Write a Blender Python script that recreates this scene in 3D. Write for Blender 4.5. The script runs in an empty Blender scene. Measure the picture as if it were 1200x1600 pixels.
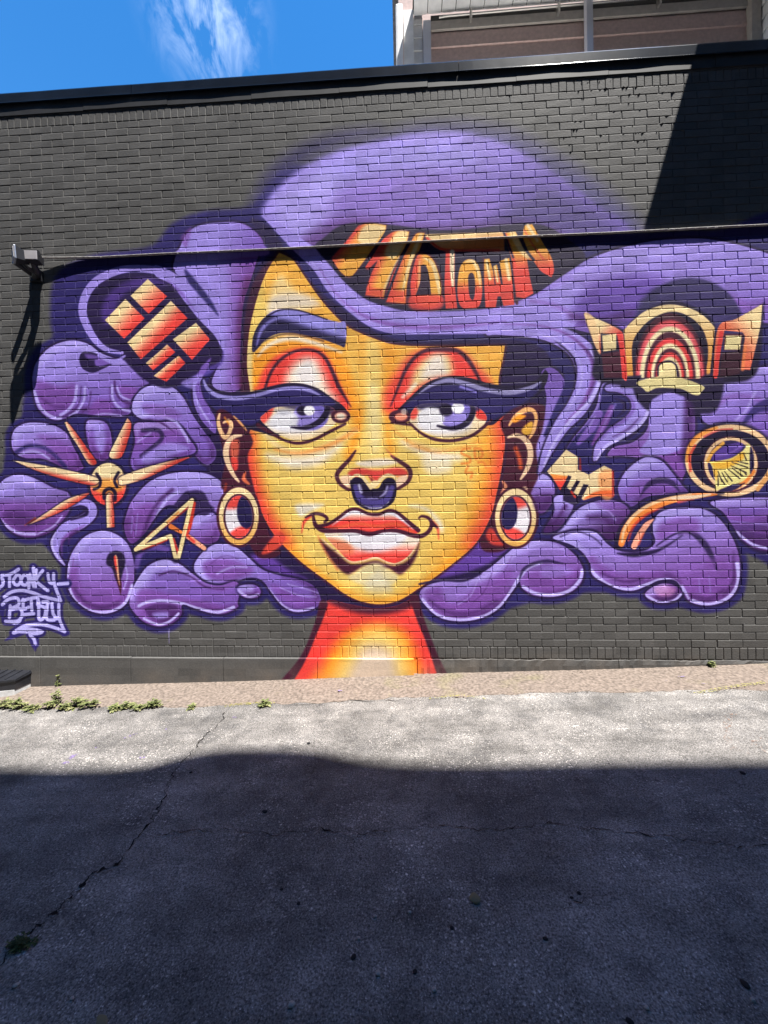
import bpy, bmesh, math, random
from mathutils import Matrix, Vector
random.seed(11)
sc = bpy.context.scene
R_ = math.radians
# ================================================================ camera
YAW = math.atan(600 / 12050); ROLL = -0.0135; DIST = 600 / 172; EYE = 1.5
cam_d = bpy.data.cameras.new('camera'); cam = bpy.data.objects.new('camera', cam_d); sc.collection.objects.link(cam)
cam_d.sensor_fit = 'HORIZONTAL'; cam_d.sensor_width = 36; cam_d.lens = 18; cam_d.clip_start = .02; cam_d.clip_end = 3000
CM = Matrix.Rotation(YAW, 4, 'Z') @ Matrix.Rotation(math.pi / 2, 4, 'X') @ Matrix.Rotation(ROLL, 4, 'Z')
CAM = Vector((DIST * math.sin(YAW), -DIST * math.cos(YAW), EYE))
cam.matrix_world = Matrix.Translation(CAM) @ CM
sc.camera = cam
# ================================================================ sky, sun, exposure
SUN = Vector((1.19, -1.0, 4.0)).normalized()            # towards the sun
wld = bpy.data.worlds.new('World'); sc.world = wld; wld.use_nodes = True
nt = wld.node_tree; nt.nodes.clear()
def wn(t, **kw):
    n = nt.nodes.new(t)
    for k, v in kw.items(): setattr(n, k, v)
    return n
sky = wn('ShaderNodeTexSky', sky_type='NISHITA', sun_disc=False)
sky.sun_elevation = math.asin(SUN.z); sky.sun_rotation = math.atan2(SUN.x, SUN.y)
sky.altitude = 0; sky.air_density = 1.0; sky.dust_density = .0; sky.ozone_density = 3.0
bg = wn('ShaderNodeBackground'); bg.inputs['Strength'].default_value = .1
wo = wn('ShaderNodeOutputWorld')
# thin wind-drawn cirrus: stretched noise, gathered in a few patches of the sky
tc = wn('ShaderNodeTexCoord'); mp = wn('ShaderNodeMapping'); mp.inputs['Rotation'].default_value = (0, R_(18), R_(20)); mp.inputs['Scale'].default_value = (15, 8, 8)
n1 = wn('ShaderNodeTexNoise'); n1.inputs['Scale'].default_value = 1.5; n1.inputs['Detail'].default_value = 8; n1.inputs['Roughness'].default_value = .62; n1.inputs['Distortion'].default_value = .5
cr = wn('ShaderNodeValToRGB'); cr.color_ramp.elements[0].position = .46; cr.color_ramp.elements[1].position = .8
dot = wn('ShaderNodeVectorMath', operation='DISTANCE'); dot.inputs[1].default_value = (-0.290, 0.578, 0.763)
mr = wn('ShaderNodeMapRange', interpolation_type='SMOOTHSTEP'); mr.inputs[1].default_value = .0; mr.inputs[2].default_value = .115; mr.inputs[3].default_value = 1; mr.inputs[4].default_value = 0
mul = wn('ShaderNodeMath', operation='MULTIPLY'); mul2 = wn('ShaderNodeMath', operation='MULTIPLY'); mul2.inputs[1].default_value = .72
mx = wn('ShaderNodeMix', data_type='RGBA'); mx.inputs[7].default_value = (5.4, 6.2, 7.4, 1)
hs = wn('ShaderNodeHueSaturation'); hs.inputs['Saturation'].default_value = 1.32; hs.inputs['Value'].default_value = 1.0
L = nt.links.new
L(tc.outputs['Generated'], mp.inputs[0]); L(mp.outputs[0], n1.inputs[0]); L(n1.outputs[0], cr.inputs[0]); L(tc.outputs['Generated'], dot.inputs[0]); L(dot.outputs['Value'], mr.inputs[0])
L(cr.outputs[0], mul.inputs[0]); L(mr.outputs[0], mul.inputs[1]); L(mul.outputs[0], mul2.inputs[0]); L(mul2.outputs[0], mx.inputs[0]); L(sky.outputs[0], hs.inputs['Color']); L(hs.outputs[0], mx.inputs[6]); L(mx.outputs[2], bg.inputs[0]); L(bg.outputs[0], wo.inputs[0])
sd = bpy.data.lights.new('sun', 'SUN'); sd.energy = 4.6; sd.angle = R_(.53); sd.color = (1, .965, .91)
so = bpy.data.objects.new('sun', sd); sc.collection.objects.link(so); so.rotation_euler = SUN.to_track_quat('Z', 'Y').to_euler(); so.location = SUN * 60
sc.view_settings.view_transform = 'Standard'; sc.view_settings.look = 'None'; sc.view_settings.gamma = 1; sc.view_settings.exposure = 1.5; sc.view_settings.use_curve_mapping = False

# ---------------------------------------------------------------- spray-paint canvas (numpy)
import numpy as np
def parse(t):
    """'x,y x,y! ...' -> list of points; '!' marks a hard corner"""
    out = []
    for w in t.split():
        c = w.endswith('!'); x, y = w.rstrip('!').split(','); out.append((float(x), float(y), c))
    return out
def spline(t, closed, n=7):
    P = parse(t) if isinstance(t, str) else [(x, y, False) for x, y in t]
    N = len(P)
    if N < 3: return np.array([(p[0], p[1]) for p in P])
    A = np.array([(p[0], p[1]) for p in P]); C = [p[2] for p in P]
    out = []
    for i in range(N if closed else N - 1):
        j = (i + 1) % N
        p1, p2 = A[i], A[j]
        p0 = A[i - 1] if (closed or i > 0) and not C[i] else p1 * 1.0
        p3 = A[(j + 1) % N] if (closed or j < N - 1) and not C[j] else p2 * 1.0
        if C[i] and C[j]:
            out.append(p1[None]); continue
        u = np.linspace(0, 1, n, endpoint=False)[:, None]
        out.append(0.5 * (2 * p1 + (p2 - p0) * u + (2 * p0 - 5 * p1 + 4 * p2 - p3) * u * u + (3 * p1 - p0 - 3 * p2 + p3) * u ** 3))
    R = np.concatenate(out)
    return R if closed else np.vstack([R, A[-1]])
def rgb(c):
    if isinstance(c, str):
        c = PAL.get(c, c)
        if isinstance(c, str): return np.array([int(c[i:i + 2], 16) / 255 for i in (0, 2, 4)], np.float32)
    return np.array(c, np.float32) / 255
class Art:
    def __init__(s, W, k, w, h, bg):
        s.W, s.k, s.w, s.h = W, k, w, h
        s.c = np.empty((h, w, 3), np.float32); s.c[:] = rgb(bg); s.clip = None
    def dist(s, q, r, R, closed):
        """min over segments of distance minus local half width, inside a window padded by R"""
        m = r.max() + R
        x0, y0 = np.floor(q.min(0) - m - 1).astype(int); x1, y1 = np.ceil(q.max(0) + m + 2).astype(int)
        x0, y0 = max(x0, 0), max(y0, 0); x1, y1 = min(x1, s.w), min(y1, s.h)
        if x1 <= x0 or y1 <= y0: return None
        D = np.full((y1 - y0, x1 - x0), R * 1.0, np.float32)
        n = len(q)
        for i in range(n if closed else n - 1):
            a, b = q[i], q[(i + 1) % n]; ra, rb = r[i], r[(i + 1) % n]; mm = max(ra, rb) + R
            u0 = max(int(min(a[0], b[0]) - mm) - 1, x0); u1 = min(int(max(a[0], b[0]) + mm) + 2, x1)
            v0 = max(int(min(a[1], b[1]) - mm) - 1, y0); v1 = min(int(max(a[1], b[1]) + mm) + 2, y1)
            if u1 <= u0 or v1 <= v0: continue
            X = np.arange(u0, u1, dtype=np.float32)[None] + .5; Y = np.arange(v0, v1, dtype=np.float32)[:, None] + .5
            dx, dy = b - a; L = dx * dx + dy * dy + 1e-9
            t = np.clip(((X - a[0]) * dx + (Y - a[1]) * dy) / L, 0, 1)
            d = np.sqrt((X - a[0] - t * dx) ** 2 + (Y - a[1] - t * dy) ** 2) - (ra + (rb - ra) * t)
            V = D[v0 - y0:v1 - y0, u0 - x0:u1 - x0]; np.minimum(V, d, out=V)
        return D, x0, y0, x1, y1
    def put(s, al, x0, y0, x1, y1, col):
        if s.clip is not None: al = al * s.clip[y0:y1, x0:x1]
        V = s.c[y0:y1, x0:x1]; V += (col - V) * al[..., None]
    def mask(s, t, soft):
        q = s.W(spline(t, True)); R = max(soft * s.k, 1.0) * .5 + 1
        r = s.dist(q, np.zeros(len(q)), R, True)
        if r is None: return None
        D, x0, y0, x1, y1 = r
        ins = np.zeros(D.shape, bool); p2 = np.roll(q, -1, 0)
        for yy in range(y0, y1):
            y = yy + .5; c = (q[:, 1] > y) != (p2[:, 1] > y)
            if c.any():
                xs = np.sort(q[c, 0] + (y - q[c, 1]) / (p2[c, 1] - q[c, 1]) * (p2[c, 0] - q[c, 0]))
                for a, b in zip(xs[::2], xs[1::2]):
                    ins[yy - y0, max(int(np.ceil(a - .5)) - x0, 0):max(int(np.ceil(b - .5)) - x0, 0)] = True
        sd = np.where(ins, D, -D); e = max(soft * s.k, 1.0)
        al = np.clip(.5 + sd / e, 0, 1)
        if soft > 3: al = al * al * (3 - 2 * al)
        return al, x0, y0, x1, y1
    def f(s, t, col, soft=1.2, a=1.0, to=None, ax=None):
        """fill; with `to` and ax=(x0,y0,x1,y1) a linear fade from col to `to`"""
        m = s.mask(t, soft)
        if m is None: return
        al, x0, y0, x1, y1 = m; col = rgb(col)
        if to is not None:
            A, B = s.W(np.array([[ax[0], ax[1]], [ax[2], ax[3]]], float)); d = B - A
            X = np.arange(x0, x1)[None] + .5; Y = np.arange(y0, y1)[:, None] + .5
            u = np.clip(((X - A[0]) * d[0] + (Y - A[1]) * d[1]) / (d @ d), 0, 1); u = (u * u * (3 - 2 * u))[..., None]
            col = (col * (1 - u) + rgb(to) * u).astype(np.float32)
        s.put(al * a, x0, y0, x1, y1, col)
    def l(s, t, w, col, soft=1.2, a=1.0, closed=False):
        """stroke of width w (one number, or one per control point)"""
        P = spline(t, closed); q = s.W(P)
        if isinstance(w, (int, float)): r = np.full(len(q), w * .5)
        else: r = np.interp(np.linspace(0, 1, len(q)), np.linspace(0, 1, len(w)), w) * .5
        e = max(soft * s.k, 1.0); r = np.maximum(r * s.k - (0 if soft < 3 else e * .25), 0)
        d = s.dist(q, r, e * .5 + 1, closed)
        if d is None: return
        al = np.clip(.5 - d[0] / e, 0, 1)
        if soft > 3: al = al * al * (3 - 2 * al)
        s.put(al * a, *d[1:], rgb(col))
    def e(s, cx, cy, rx, ry, col, soft=1.2, a=1.0, rot=0, **kw):
        s.f(ell(cx, cy, rx, ry, rot), col, soft, a, **kw)
    def begin(s, t, soft=1.2):
        m = s.mask(t, soft); s.clip = np.zeros((s.h, s.w), np.float32)
        if m: s.clip[m[2]:m[4], m[1]:m[3]] = m[0]
    def end(s): s.clip = None
def ell(cx, cy, rx, ry, rot=0, n=14):
    a = np.linspace(0, 2 * np.pi, n, endpoint=False); c, d = np.cos(np.radians(rot)), np.sin(np.radians(rot))
    x, y = rx * np.cos(a), ry * np.sin(a)
    return [(cx + p * c - q * d, cy + p * d + q * c) for p, q in zip(x, y)]
# ---------------------------------------------------------------- the mural, shape by shape (survey grid -> wall by W)
PAL = dict(wall='535251', navy='2b2360', deep='251842', lil='9785d8', lit='b3a6ee', pur='7455ae', mag='74459a', dmg='42205c',
           rim='b9acf0', cream='e9cf9a', pale='f0e2cd', white='dedbe8', yel='e5c266', gold='e0a63c', org='ee9526', red='e4403a',
           pink='ee9a8c', mar='43182e', blk='1c1230', brn='7a2c28')
def paint_mural(W, k, w, h):
    A = Art(W, k, w, h, 'wall'); f, l, e = A.f, A.l, A.e
    # ---- navy overspray behind the hair
    f('80,500 82,450 98,420 150,398 235,385 270,350 320,330 385,325 404,312 424,286 450,262 500,262 700,300 700,560 400,640 200,640 60,680 38,650 40,610 42,575 56,545 82,528', 'navy', 12)
    l('396,336 426,282 470,242 530,216 590,204', [40,44,40,34,24], 'navy', 40, .8)
    LOBES = []   # outlines that get a navy halo
    dome = '410,334 418,314 437,292 463,269 497,249 530,236 567,226 603,218 650,208 710,206 770,218 830,245 880,280 930,318 985,360 985,430 900,470 860,480 500,470 455,385 428,356'
    f('420,330 440,290 500,246 570,222 640,198 720,192 800,205 870,242 940,290 1010,372 900,400 440,380', '4c4580', 40, .8)
    f(dome, 'lil', 14, to='6c57aa', ax=(640, 230, 700, 380))
    f('500,330 560,270 680,262 760,300 780,350 640,372 520,372', '8468bd', 44, .75)
    f('500,262 600,230 700,224 740,250 600,275 500,300', '9c90e0', 40, .7)
    f('760,350 840,300 900,312 960,352 1000,392 780,392', '4a3d78', 44, .8)
    f('430,320 470,285 520,268 520,330 480,372 450,362', 'lit', 34, .55)
    f('470,392 500,355 560,338 640,352 720,352 800,346 870,360 900,420 860,470 700,500 560,470', '53306e', 26, .75)
    # ---- mass of dark between lobes
    f('90,560 110,420 260,400 420,392 430,640 480,900 440,935 395,930 372,950 330,962 292,958 270,976 245,984 215,976 200,958 160,962 118,940 100,890 60,842 8,815 4,760 14,690 34,655 50,610', 'navy', 8)
    f('850,380 1000,366 1110,362 1260,366 1260,860 1160,862 1160,930 1100,955 1000,930 920,925 850,935 760,960 690,970 660,955 640,900 780,640 800,520', 'navy', 9)
    H = [
     # left side
     ('52,600 53,578 61,561 76,545 96,535 118,532 140,538 160,552 190,562 212,563 228,577 234,597 222,606 208,622 207,642 190,650 150,648 120,646 104,653 87,656 70,648 58,632', (90,560,110,655), 'lil', 'pur'),
     ('208,642 211,622 226,606 250,600 272,606 288,622 302,648 320,674 336,696 338,714 326,726 312,718 298,700 282,684 262,668 240,656 222,654', (240,605,290,715), 'lil', 'pur'),
     ('19,690 23,672 38,662 58,660 84,664 104,676 116,698 128,722 130,732 110,736 88,724 66,716 40,715 24,706', (60,660,80,735), 'lil', 'mag'),
     ('-14,770 0,756 12,746 32,741 55,747 85,762 108,770 112,790 100,812 84,828 60,838 36,838 14,826 0,806 -14,790', (40,742,60,836), 'lil', 'dmg'),
     ('136,660 150,656 168,662 176,690 170,716 150,716 138,690', (150,660,160,715), 'pur', 'mag'),
     ('212,662 245,660 275,660 296,684 306,706 270,716 240,728 215,736 205,722 212,690', (240,660,250,735), 'mag', 'pur'),
     ('195,825 198,805 205,786 218,768 238,750 266,740 300,737 330,742 352,760 350,790 330,806 300,800 260,790 225,835 205,848', (240,740,230,840), 'lil', 'mag'),
     ('106,905 108,880 117,857 135,837 160,829 184,835 202,852 210,880 209,915 200,940 184,953 162,958 138,952 118,936 108,920', (150,835,165,955), 'lil', 'mag'),
     ('300,842 298,822 306,806 322,799 338,804 344,822 342,842 326,850', (310,800,330,850), 'lil', 'mag'),
     ('304,884 316,864 334,851 352,849 372,856 392,873 412,890 440,899 470,905 492,916 501,932 500,944 484,953 460,955 440,944 425,925 412,908 398,902 380,904 358,914 334,914 312,902', (340,850,430,955), 'lil', 'pur'),
     ('204,945 206,925 216,905 232,884 256,874 280,880 302,896 322,910 345,914 368,908 376,918 372,940 372,948 352,958 330,957 306,950 286,944 284,960 268,974 248,978 228,972 214,960', (230,880,260,975), 'lil', 'mag'),
     ('371,920 378,914 398,913 408,922 404,932 390,934 378,930', (385,914,390,934), 'pur', 'mag'),
     ('283,384 296,362 318,351 345,348 374,348 396,359 412,378 404,400 392,440 380,480 376,560 378,604 352,612 332,598 346,560 344,530 326,492 300,448 272,420', (330,400,400,400), 'lil', 'mag'),
     ('304,592 318,590 314,606 322,632 336,650 338,676 326,668 312,650 303,624', (310,600,330,670), 'lil', 'pur'),
     # right side
     ('770,482 832,462 878,431 920,405 975,386 1040,374 1100,373 1160,384 1210,400 1250,420 1250,520 1200,505 1160,508 1120,516 1080,512 1000,512 960,516 925,520 890,512 850,502 800,492', (1000,385,1000,530), 'lil', 'pur'),
     ('760,498 800,494 850,504 886,515 918,535 936,566 938,596 921,627 896,651 868,688 850,728 838,745 832,735 838,700 862,668 886,634 900,600 898,570 880,546 842,529 780,523 760,522', (850,480,880,720), 'lil', 'pur'),
     ('940,602 958,594 985,594 1003,602 1013,618 1014,640 1004,662 984,680 958,690 940,704 926,722 922,706 926,690 905,690 884,706 896,684 916,660 932,634', (960,595,940,710), 'lil', 'pur'),
     ('1014,626 1020,614 1040,609 1064,613 1082,622 1086,660 1082,700 1070,740 1050,760 1010,720 975,712 950,712 960,698 990,690 1012,668', (1030,610,1060,720), 'lil', 'mag'),
     ('1093,640 1096,622 1110,604 1132,590 1162,580 1200,572 1250,570 1250,700 1200,690 1170,676 1140,662 1112,664 1098,656', (1130,580,1180,690), 'lil', 'pur'),
     ('966,765 972,745 984,730 1000,718 1014,714 1034,720 1052,740 1066,758 1074,770 1040,772 1010,776 990,790 976,788', (1000,715,1020,785), 'lil', 'pur'),
     ('1110,785 1135,779 1170,777 1210,777 1250,780 1250,862 1200,861 1178,856 1158,842 1148,826 1130,800', (1160,780,1170,860), 'pur', 'dmg'),
     ('866,842 884,815 905,794 930,783 955,781 975,787 985,800 978,818 968,838 950,842 930,834 900,830', (915,785,955,838), 'lil', 'dmg'),
     ('829,748 834,742 848,740 860,747 867,762 864,782 850,800 836,798 830,780', (845,742,850,800), 'lil', 'mag'),
     ('850,830 866,800 866,778 878,773 892,776 896,790 888,806 872,826', (870,775,868,830), 'lil', 'dmg'),
     ('864,840 884,832 902,829 930,831 950,850 968,860 990,862 1012,858 1024,846 1020,828 1022,812 1032,800 1052,794 1078,793 1102,796 1124,810 1142,835 1154,866 1156,896 1150,922 1134,938 1108,945 1084,942 1070,932 1064,916 1052,905 1030,906 1012,914 990,922 968,920 945,910 926,898 922,880 910,862 892,850', (1000,800,1040,945), 'lil', 'mag'),
     ('1008,928 1018,918 1036,911 1054,914 1066,926 1058,936 1038,941 1018,938', (1030,912,1040,940), 'mag', 'dmg'),
     ('656,930 664,916 690,908 720,904 742,900 764,888 786,870 806,854 828,846 850,844 876,850 896,864 908,880 912,894 908,910 896,922 876,930 852,932 830,928 816,918 812,908 806,916 796,930 782,948 760,962 734,969 706,969 684,962 666,946', (720,850,760,968), 'lil', 'mag'),
     ('846,584 858,574 872,580 884,598 886,624 874,652 858,680 842,716 836,742 828,744 834,700 848,660 854,620', (850,580,870,700), 'pur', 'lil'),
    ]
    for t, ax, c0, c1 in H: l(t, 26, 'navy', 8, 1, True)
    f('405,340 500,385 700,360 900,370 930,410 870,500 800,530 740,540 560,560 430,420', 'navy', 4); f('320,620 345,560 420,400 520,470 620,530 800,530 860,560 850,640 820,760 780,880 660,950 500,945 400,880 330,760', 'deep', 6)
    f('655,868 700,838 760,838 800,845 780,870 740,890 690,902 650,905', '5b3a94', 8)
    f('392,868 420,868 450,888 480,905 450,903 415,893', '5b3a94', 10)
    for hi, (t, ax, c0, c1) in enumerate(H):
        l(t, 9, 'deep', 3, 1, True); f(t, c0, 1.2, 1, c1, ax)
        if hi in (12, 13, 14, 15, 16, 17, 27): continue
        A.begin(t); dx, dy = ax[2] - ax[0], ax[3] - ax[1]; q = (dx * dx + dy * dy) ** .5; dx, dy = dx / q, dy / q
        P = spline(t, True); C = P.mean(0); side = (P - C) @ np.array([dx, dy]); m = max(abs(side).max(), 1)
        for sgn, col, wd, off, al in ((1, 'dmg', 15, 7, .62), (-1, 'lit', 20, 6, .6)):
            keep = side * sgn > .28 * m; n = len(P); st = [i for i in range(n) if keep[i] and not keep[i - 1]]
            for i in st:
                run = []
                while keep[i % n] and len(run) < n: run.append(P[i % n]); i += 1
                if len(run) > 5: run = np.array(run)[::3]; l([tuple(v) for v in run + (C - run) / np.linalg.norm(C - run, axis=1)[:, None] * off], [2] + [wd] * 3 + [2], col, 10, al)
        A.end()
    def inside(i, *ops):
        A.begin(H[i][0])
        for o in ops: o()
        A.end()
    S = lambda t, w, c, s=6, a=.85: (lambda: l(t, w, c, s, a))
    F = lambda t, c, s=6, a=.85: (lambda: f(t, c, s, a))
    inside(0, F('56,600 70,596 95,604 118,600 118,628 104,642 84,646 66,640', 'mag', 14), S('66,622 84,634 106,636', 8, 'dmg', 8, .6),
           S('55,612 64,636 80,650 96,654', 5, 'rim', 2), S('121,603 118,625 108,640 96,648', 5, 'lit', 2.5), S('134,605 132,625 122,642 110,650', 4, 'lit', 2.5), S('128,604 125,628 114,644', 3, 'dmg', 3), S('143,612 140,632 130,644', 4, 'dmg', 5),
           F('186,604 208,604 216,612 204,624 194,620', 'mag', 8), S('180,596 182,612 192,626 206,630', 5, 'dmg', 3), S('176,602 178,624 190,638 204,642', 4, 'lit', 2.5), S('184,604 190,618 204,625', 3, 'lit', 2.5), S('172,606 174,626 184,642', 3, 'dmg', 4),
           F('150,625 175,628 172,648 140,650', 'mag', 10), S('115,646 140,650 165,646 195,650', 4, 'lit', 3))
    f('125,562 127,553 134,549 148,551 168,558 188,561 178,568 160,577 146,582 133,578 127,571', 'deep', 1.5); f('150,562 166,560 184,563 166,570 152,572', 'pur', 4); f('134,553 150,555 170,562 150,562 138,560', 'pur', 5, .8)
    inside(1, S('212,650 232,648 256,650 278,662 296,690', 5, 'lit', 2.5), S('214,658 238,656 258,664 276,682', 7, 'dmg', 5), F('225,632 262,634 284,648 270,654 235,648', 'mag', 9, .5))
    inside(2, S('24,708 44,697 66,698 84,708 104,730', 9, 'navy', 5), S('22,716 42,706 60,706 78,716', 5, 'lit', 3), F('60,680 100,690 120,724 96,716', 'mag', 14, .6))
    inside(3, F('-14,790 10,782 60,785 105,790 90,822 50,836 10,826', 'mag', 18, .8), S('-8,800 8,818 30,832 56,834', 5, 'rim', 2.5), S('60,834 84,822 98,806', 4, 'rim', 3), F('8,800 40,800 70,815 40,828 14,816', 'dmg', 14, .6))
    inside(4, F('148,664 160,664 166,684 160,708 150,690', 'lil', 10))
    inside(5, S('224,672 248,672 254,684 240,698 222,712', 9, 'deep', 4), S('216,690 236,676', 5, 'lit', 6), F('224,712 262,692 296,700 262,714 230,724', 'lil', 8, .8))
    inside(6, F('200,812 222,790 240,790 226,830 206,842', 'mag', 12), S('270,765 250,782 234,808 224,838', 9, 'dmg', 6, .75), S('280,768 262,780 246,806 234,838', 5, 'lit', 2.2), f and S('208,806 206,832', 3, 'lil', 4), S('216,802 213,834', 3, 'lil', 4),
           F('282,776 300,766 318,768 328,786 332,800 262,830 240,840', 'deep', 4))
    inside(7, F('108,900 122,884 128,920 150,944 185,940 204,915 206,945 160,960 112,940', 'mag', 18), S('118,920 134,940 160,948 186,942', 9, 'dmg', 9), S('108,918 118,938 138,953 162,957 184,952 200,938 208,915', 7, 'rim', 2.5, 1), S('110,868 107,900', 5, 'rim', 3), S('116,872 112,905', 4, 'mag', 5), S('196,880 200,900 194,920', 4, 'lit', 4))
    inside(9, F('318,880 350,872 380,880 396,892 366,906 330,904', 'mag', 12), S('330,880 350,868 372,872', 4, 'dmg', 6, .6), S('340,896 362,886 386,886', 5, 'lit', 5), F('425,912 470,930 500,938 470,950 440,936', 'mag', 12, .7), S('440,918 470,930 495,932', 3, 'lit', 4), S('450,912 480,920 498,926', 3, 'lit', 4), S('420,920 440,944 462,954 490,950', 5, 'rim', 2.5))
    inside(10, F('240,900 262,892 292,898 316,914 345,922 370,916 372,942 340,945 300,936 260,930 236,930', 'pur', 10, .7), S('250,898 272,892 298,900 322,916 350,920', 5, 'dmg', 4), F('215,930 235,920 300,938 340,944 300,945 250,938 225,960', 'mag', 12, .8), F('228,950 250,942 276,946 282,958 262,970 236,964', 'dmg', 7), F('240,958 262,956 262,964 246,966', 'lil', 8),
           S('218,946 232,940 256,938 284,942 310,950 340,956 366,948', 5, 'rim', 2.2, 1), S('226,966 248,975 266,970 280,958', 4, 'rim', 2, 1), S('206,935 214,910 228,892', 4, 'rim', 3), S('256,890 290,884', 3, 'lit', 4))
    inside(11, S('374,922 388,932 404,928', 4, 'rim', 2.5))
    l('214,884 222,862 240,854 262,858', 12, 'pur', 6, .8)
    inside(12, S('390,440 380,500 380,600', 26, '5a2a66', 14, .9), F('340,440 356,440 352,600 340,600', 'lil', 22, .8), S('300,440 330,500 345,545', 14, 'navy', 10, .9), S('312,452 336,502 352,540', 6, 'dmg', 10, .5), F('400,360 420,385 400,420 380,400', 'mag', 16, .8))
    inside(13, S('308,596 308,620 318,644 332,664', 5, 'lit', 3, .7))
    # L6 hook
    HK = '102,882 90,866 89,846 104,827 128,815 144,802 143,789 128,784 112,790'; l(HK, [8,14,24,29,28,24,20,17,8], 'deep', 2); l(HK, [3,8,17,22,21,17,13,10,4], 'lil', 1.4)
    l('98,868 98,846 112,832 134,820', [3,8,9,3], 'mag', 6, .9); l('108,850 112,836 130,826', [3,8,3], 'dmg', 5, .8); l('100,880 86,862 82,846 88,832', [2,4,4,2], 'rim', 1.4); l('126,794 136,797 134,804 112,812', [2,6,6,2], 'deep', 2)
    # top-left swirl
    f('136,490 142,462 158,442 184,430 212,426 246,430 270,444 288,468 312,498 336,522 349,548 345,568 322,582 300,592 280,602 255,606 225,592 200,568 185,550 165,547 148,526', 'deep', 3)
    f('160,480 178,452 205,438 236,434 262,444 240,446 208,452 186,470 178,500 164,505', '4e3486', 12, .8)
    f('244,414 276,428 300,446 324,470 342,494 351,528 350,548 336,524 312,499 288,469 270,445 244,431', 'lil', 1.6)
    l('192,551 168,546 150,531 137,509 130,486 135,461 152,439 182,424 212,419 246,422', [5,8,11,13,14,14,14,13,11,13], 'lil', 1.5)
    l('262,438 284,458 306,486', [3,9,3], 'pur', 6, .8); f('290,420 308,440 330,468 342,493 326,476 308,456 294,438', 'navy', 5, .95)
    l('350,548 346,566 324,580 302,590', [3,8,14,5], '5a44a0', 6, .8)
    l('155,555 178,565 196,556', [4,8,3], 'lil', 2)
    l('290,600 310,590 320,575 330,560', [2,10,12,3], 'pur', 3)
    f('284,598 302,588 318,586 312,606 296,606', 'lil', 5, .7)
    for t, ax in (('232,436! 262,463! 233,490! 205,462!', (222,452,246,480)), ('197,467! 227,497! 195,529! 165,500!', (185,490,208,512)), ('268,470! 294,497! 221,561! 200,535!', (238,506,256,524)),
                  ('307,504! 329,530! 301,562! 271,530!', (292,520,309,544)), ('262,538! 275,550! 240,578! 229,567!', (243,552,254,564)), ('280,555! 291,567! 261,596! 241,587!', (258,570,268,582))):
        f(t, 'cream', 1.2, 1, 'red', ax)
    # hump above the ledge, strand along the forehead
    f('283,386 296,362 318,351 345,348 374,348 396,359 412,380 412,400 283,400', 'lil', 3, 1, 'pur', (340, 360, 410, 390))
    f('283,372 290,362 300,356 292,386', 'mag', 6, .6)
    l('396,346 416,362 432,386 452,420', [14,24,26,18], 'deep', 8, .95)
    f('410,336 440,352 470,372 497,390 519,417 545,446 574,468 607,479 637,485 684,486 747,484 800,476 850,456 900,440 920,470 890,515 850,506 783,520 659,522 607,520 571,506 538,480 512,454 490,421 464,396 440,371 424,353', 'lil', 2)
    l('500,420 530,464 566,492 620,508 700,511 790,502', [3,6,9,11,11,4], 'mag', 8, .75); l('545,458 590,484 660,496 740,494 800,486', 5, 'lit', 6, .6); l('470,385 500,425 530,466 570,498 620,515', 4, 'lit', 5, .5); l('830,470 870,478 900,496', 10, 'mag', 9, .5)
    f('470,392 500,356 550,340 600,360 640,352 860,352 900,420 862,455 812,476 740,484 640,482 596,474 560,452 530,424', 'deep', 5, .0)
    # ---- lettering field and letters
    f('494,386 506,372 540,350 600,350 700,360 800,350 850,352 890,375 915,402 880,430 845,452 800,474 747,483 684,486 637,485 607,479 574,468 545,446 519,417', '241a38', 3)
    # M: slanted slab, V, two legs
    def slab(t, ax, lo='d8443c', hi='e2a03e'): l(t, 4, 'mar', 2, .9, True); f(t, lo, 1.6, 1, hi, ax)
    slab('566,351 604,352! 600,366 578,396 560,420 548,432 534,426 519,404! 540,380', (536,372,560,388)); f('572,352 602,354 596,368 582,384 560,376', 'cream', 6, .9); l('562,354 542,380 522,402', 6, 'd8443c', 4, .9)
    slab('620,361 640,362! 634,384 618,412 606,440 600,465! 571,460! 580,430 590,408 576,420 571,412 588,386 606,368', (584,412,604,420)); f('622,362 638,363 632,384 616,404 602,396 610,378', 'cream', 6, .85); l('612,366 596,386 576,414', 4, 'd8443c', 3, .9); l('624,404 608,436 596,462', [6,6,3], 'cream', 3, .8)
    slab('650,366 664,364! 657,388 645,412 637,442 634,474! 605,471! 610,440 622,412 638,388', (612,432,634,438)); l('658,368 644,402 634,436 628,466', [8,8,6,3], 'cream', 3, .85)
    f('571,448! 600,452! 599,466! 571,461!', 'd8443c', 7, .8); f('605,452! 635,454! 634,474! 605,471!', 'd8443c', 8, .8)
    l('606,358 588,388 564,424', [2,4,5], '241a38', 1.4); l('644,370 626,408 604,466', [3,4,4], '241a38', 1.4); f('550,434 564,424 572,424 580,424 574,442 570,462 556,448', '241a38', 2)
    # O
    l('655,396 644,420 641,448 646,470 664,478 684,475 691,455 686,424 674,402', 5, 'mar', 2, 1, True)
    f('655,397 674,402 685,424 690,452 684,475 664,479 646,470 642,446 646,420', 'd8443c', 1.5, 1, 'e2a03e', (646,430,666,430)); f('643,462 690,462 688,482 644,482', 'd8443c', 8, .9); l('662,402 676,412 684,438 687,460', [3,8,8,4], 'cream', 3.5, .9); l('656,408 655,452', 3, 'cream', 3, .7)
    f('658,414! 666,415 671,432 674,460! 650,461! 657,440', '2c1832', 1.4)
    # T
    f('664,366! 790,362! 788,376 789,392! 716,393 700,393 680,386 668,374', 'e6c68c', 2.5, 1, 'd2783e', (710,368,713,392)); l('668,372 688,388 716,391 780,391', 5, 'c8382c', 3)
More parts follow.
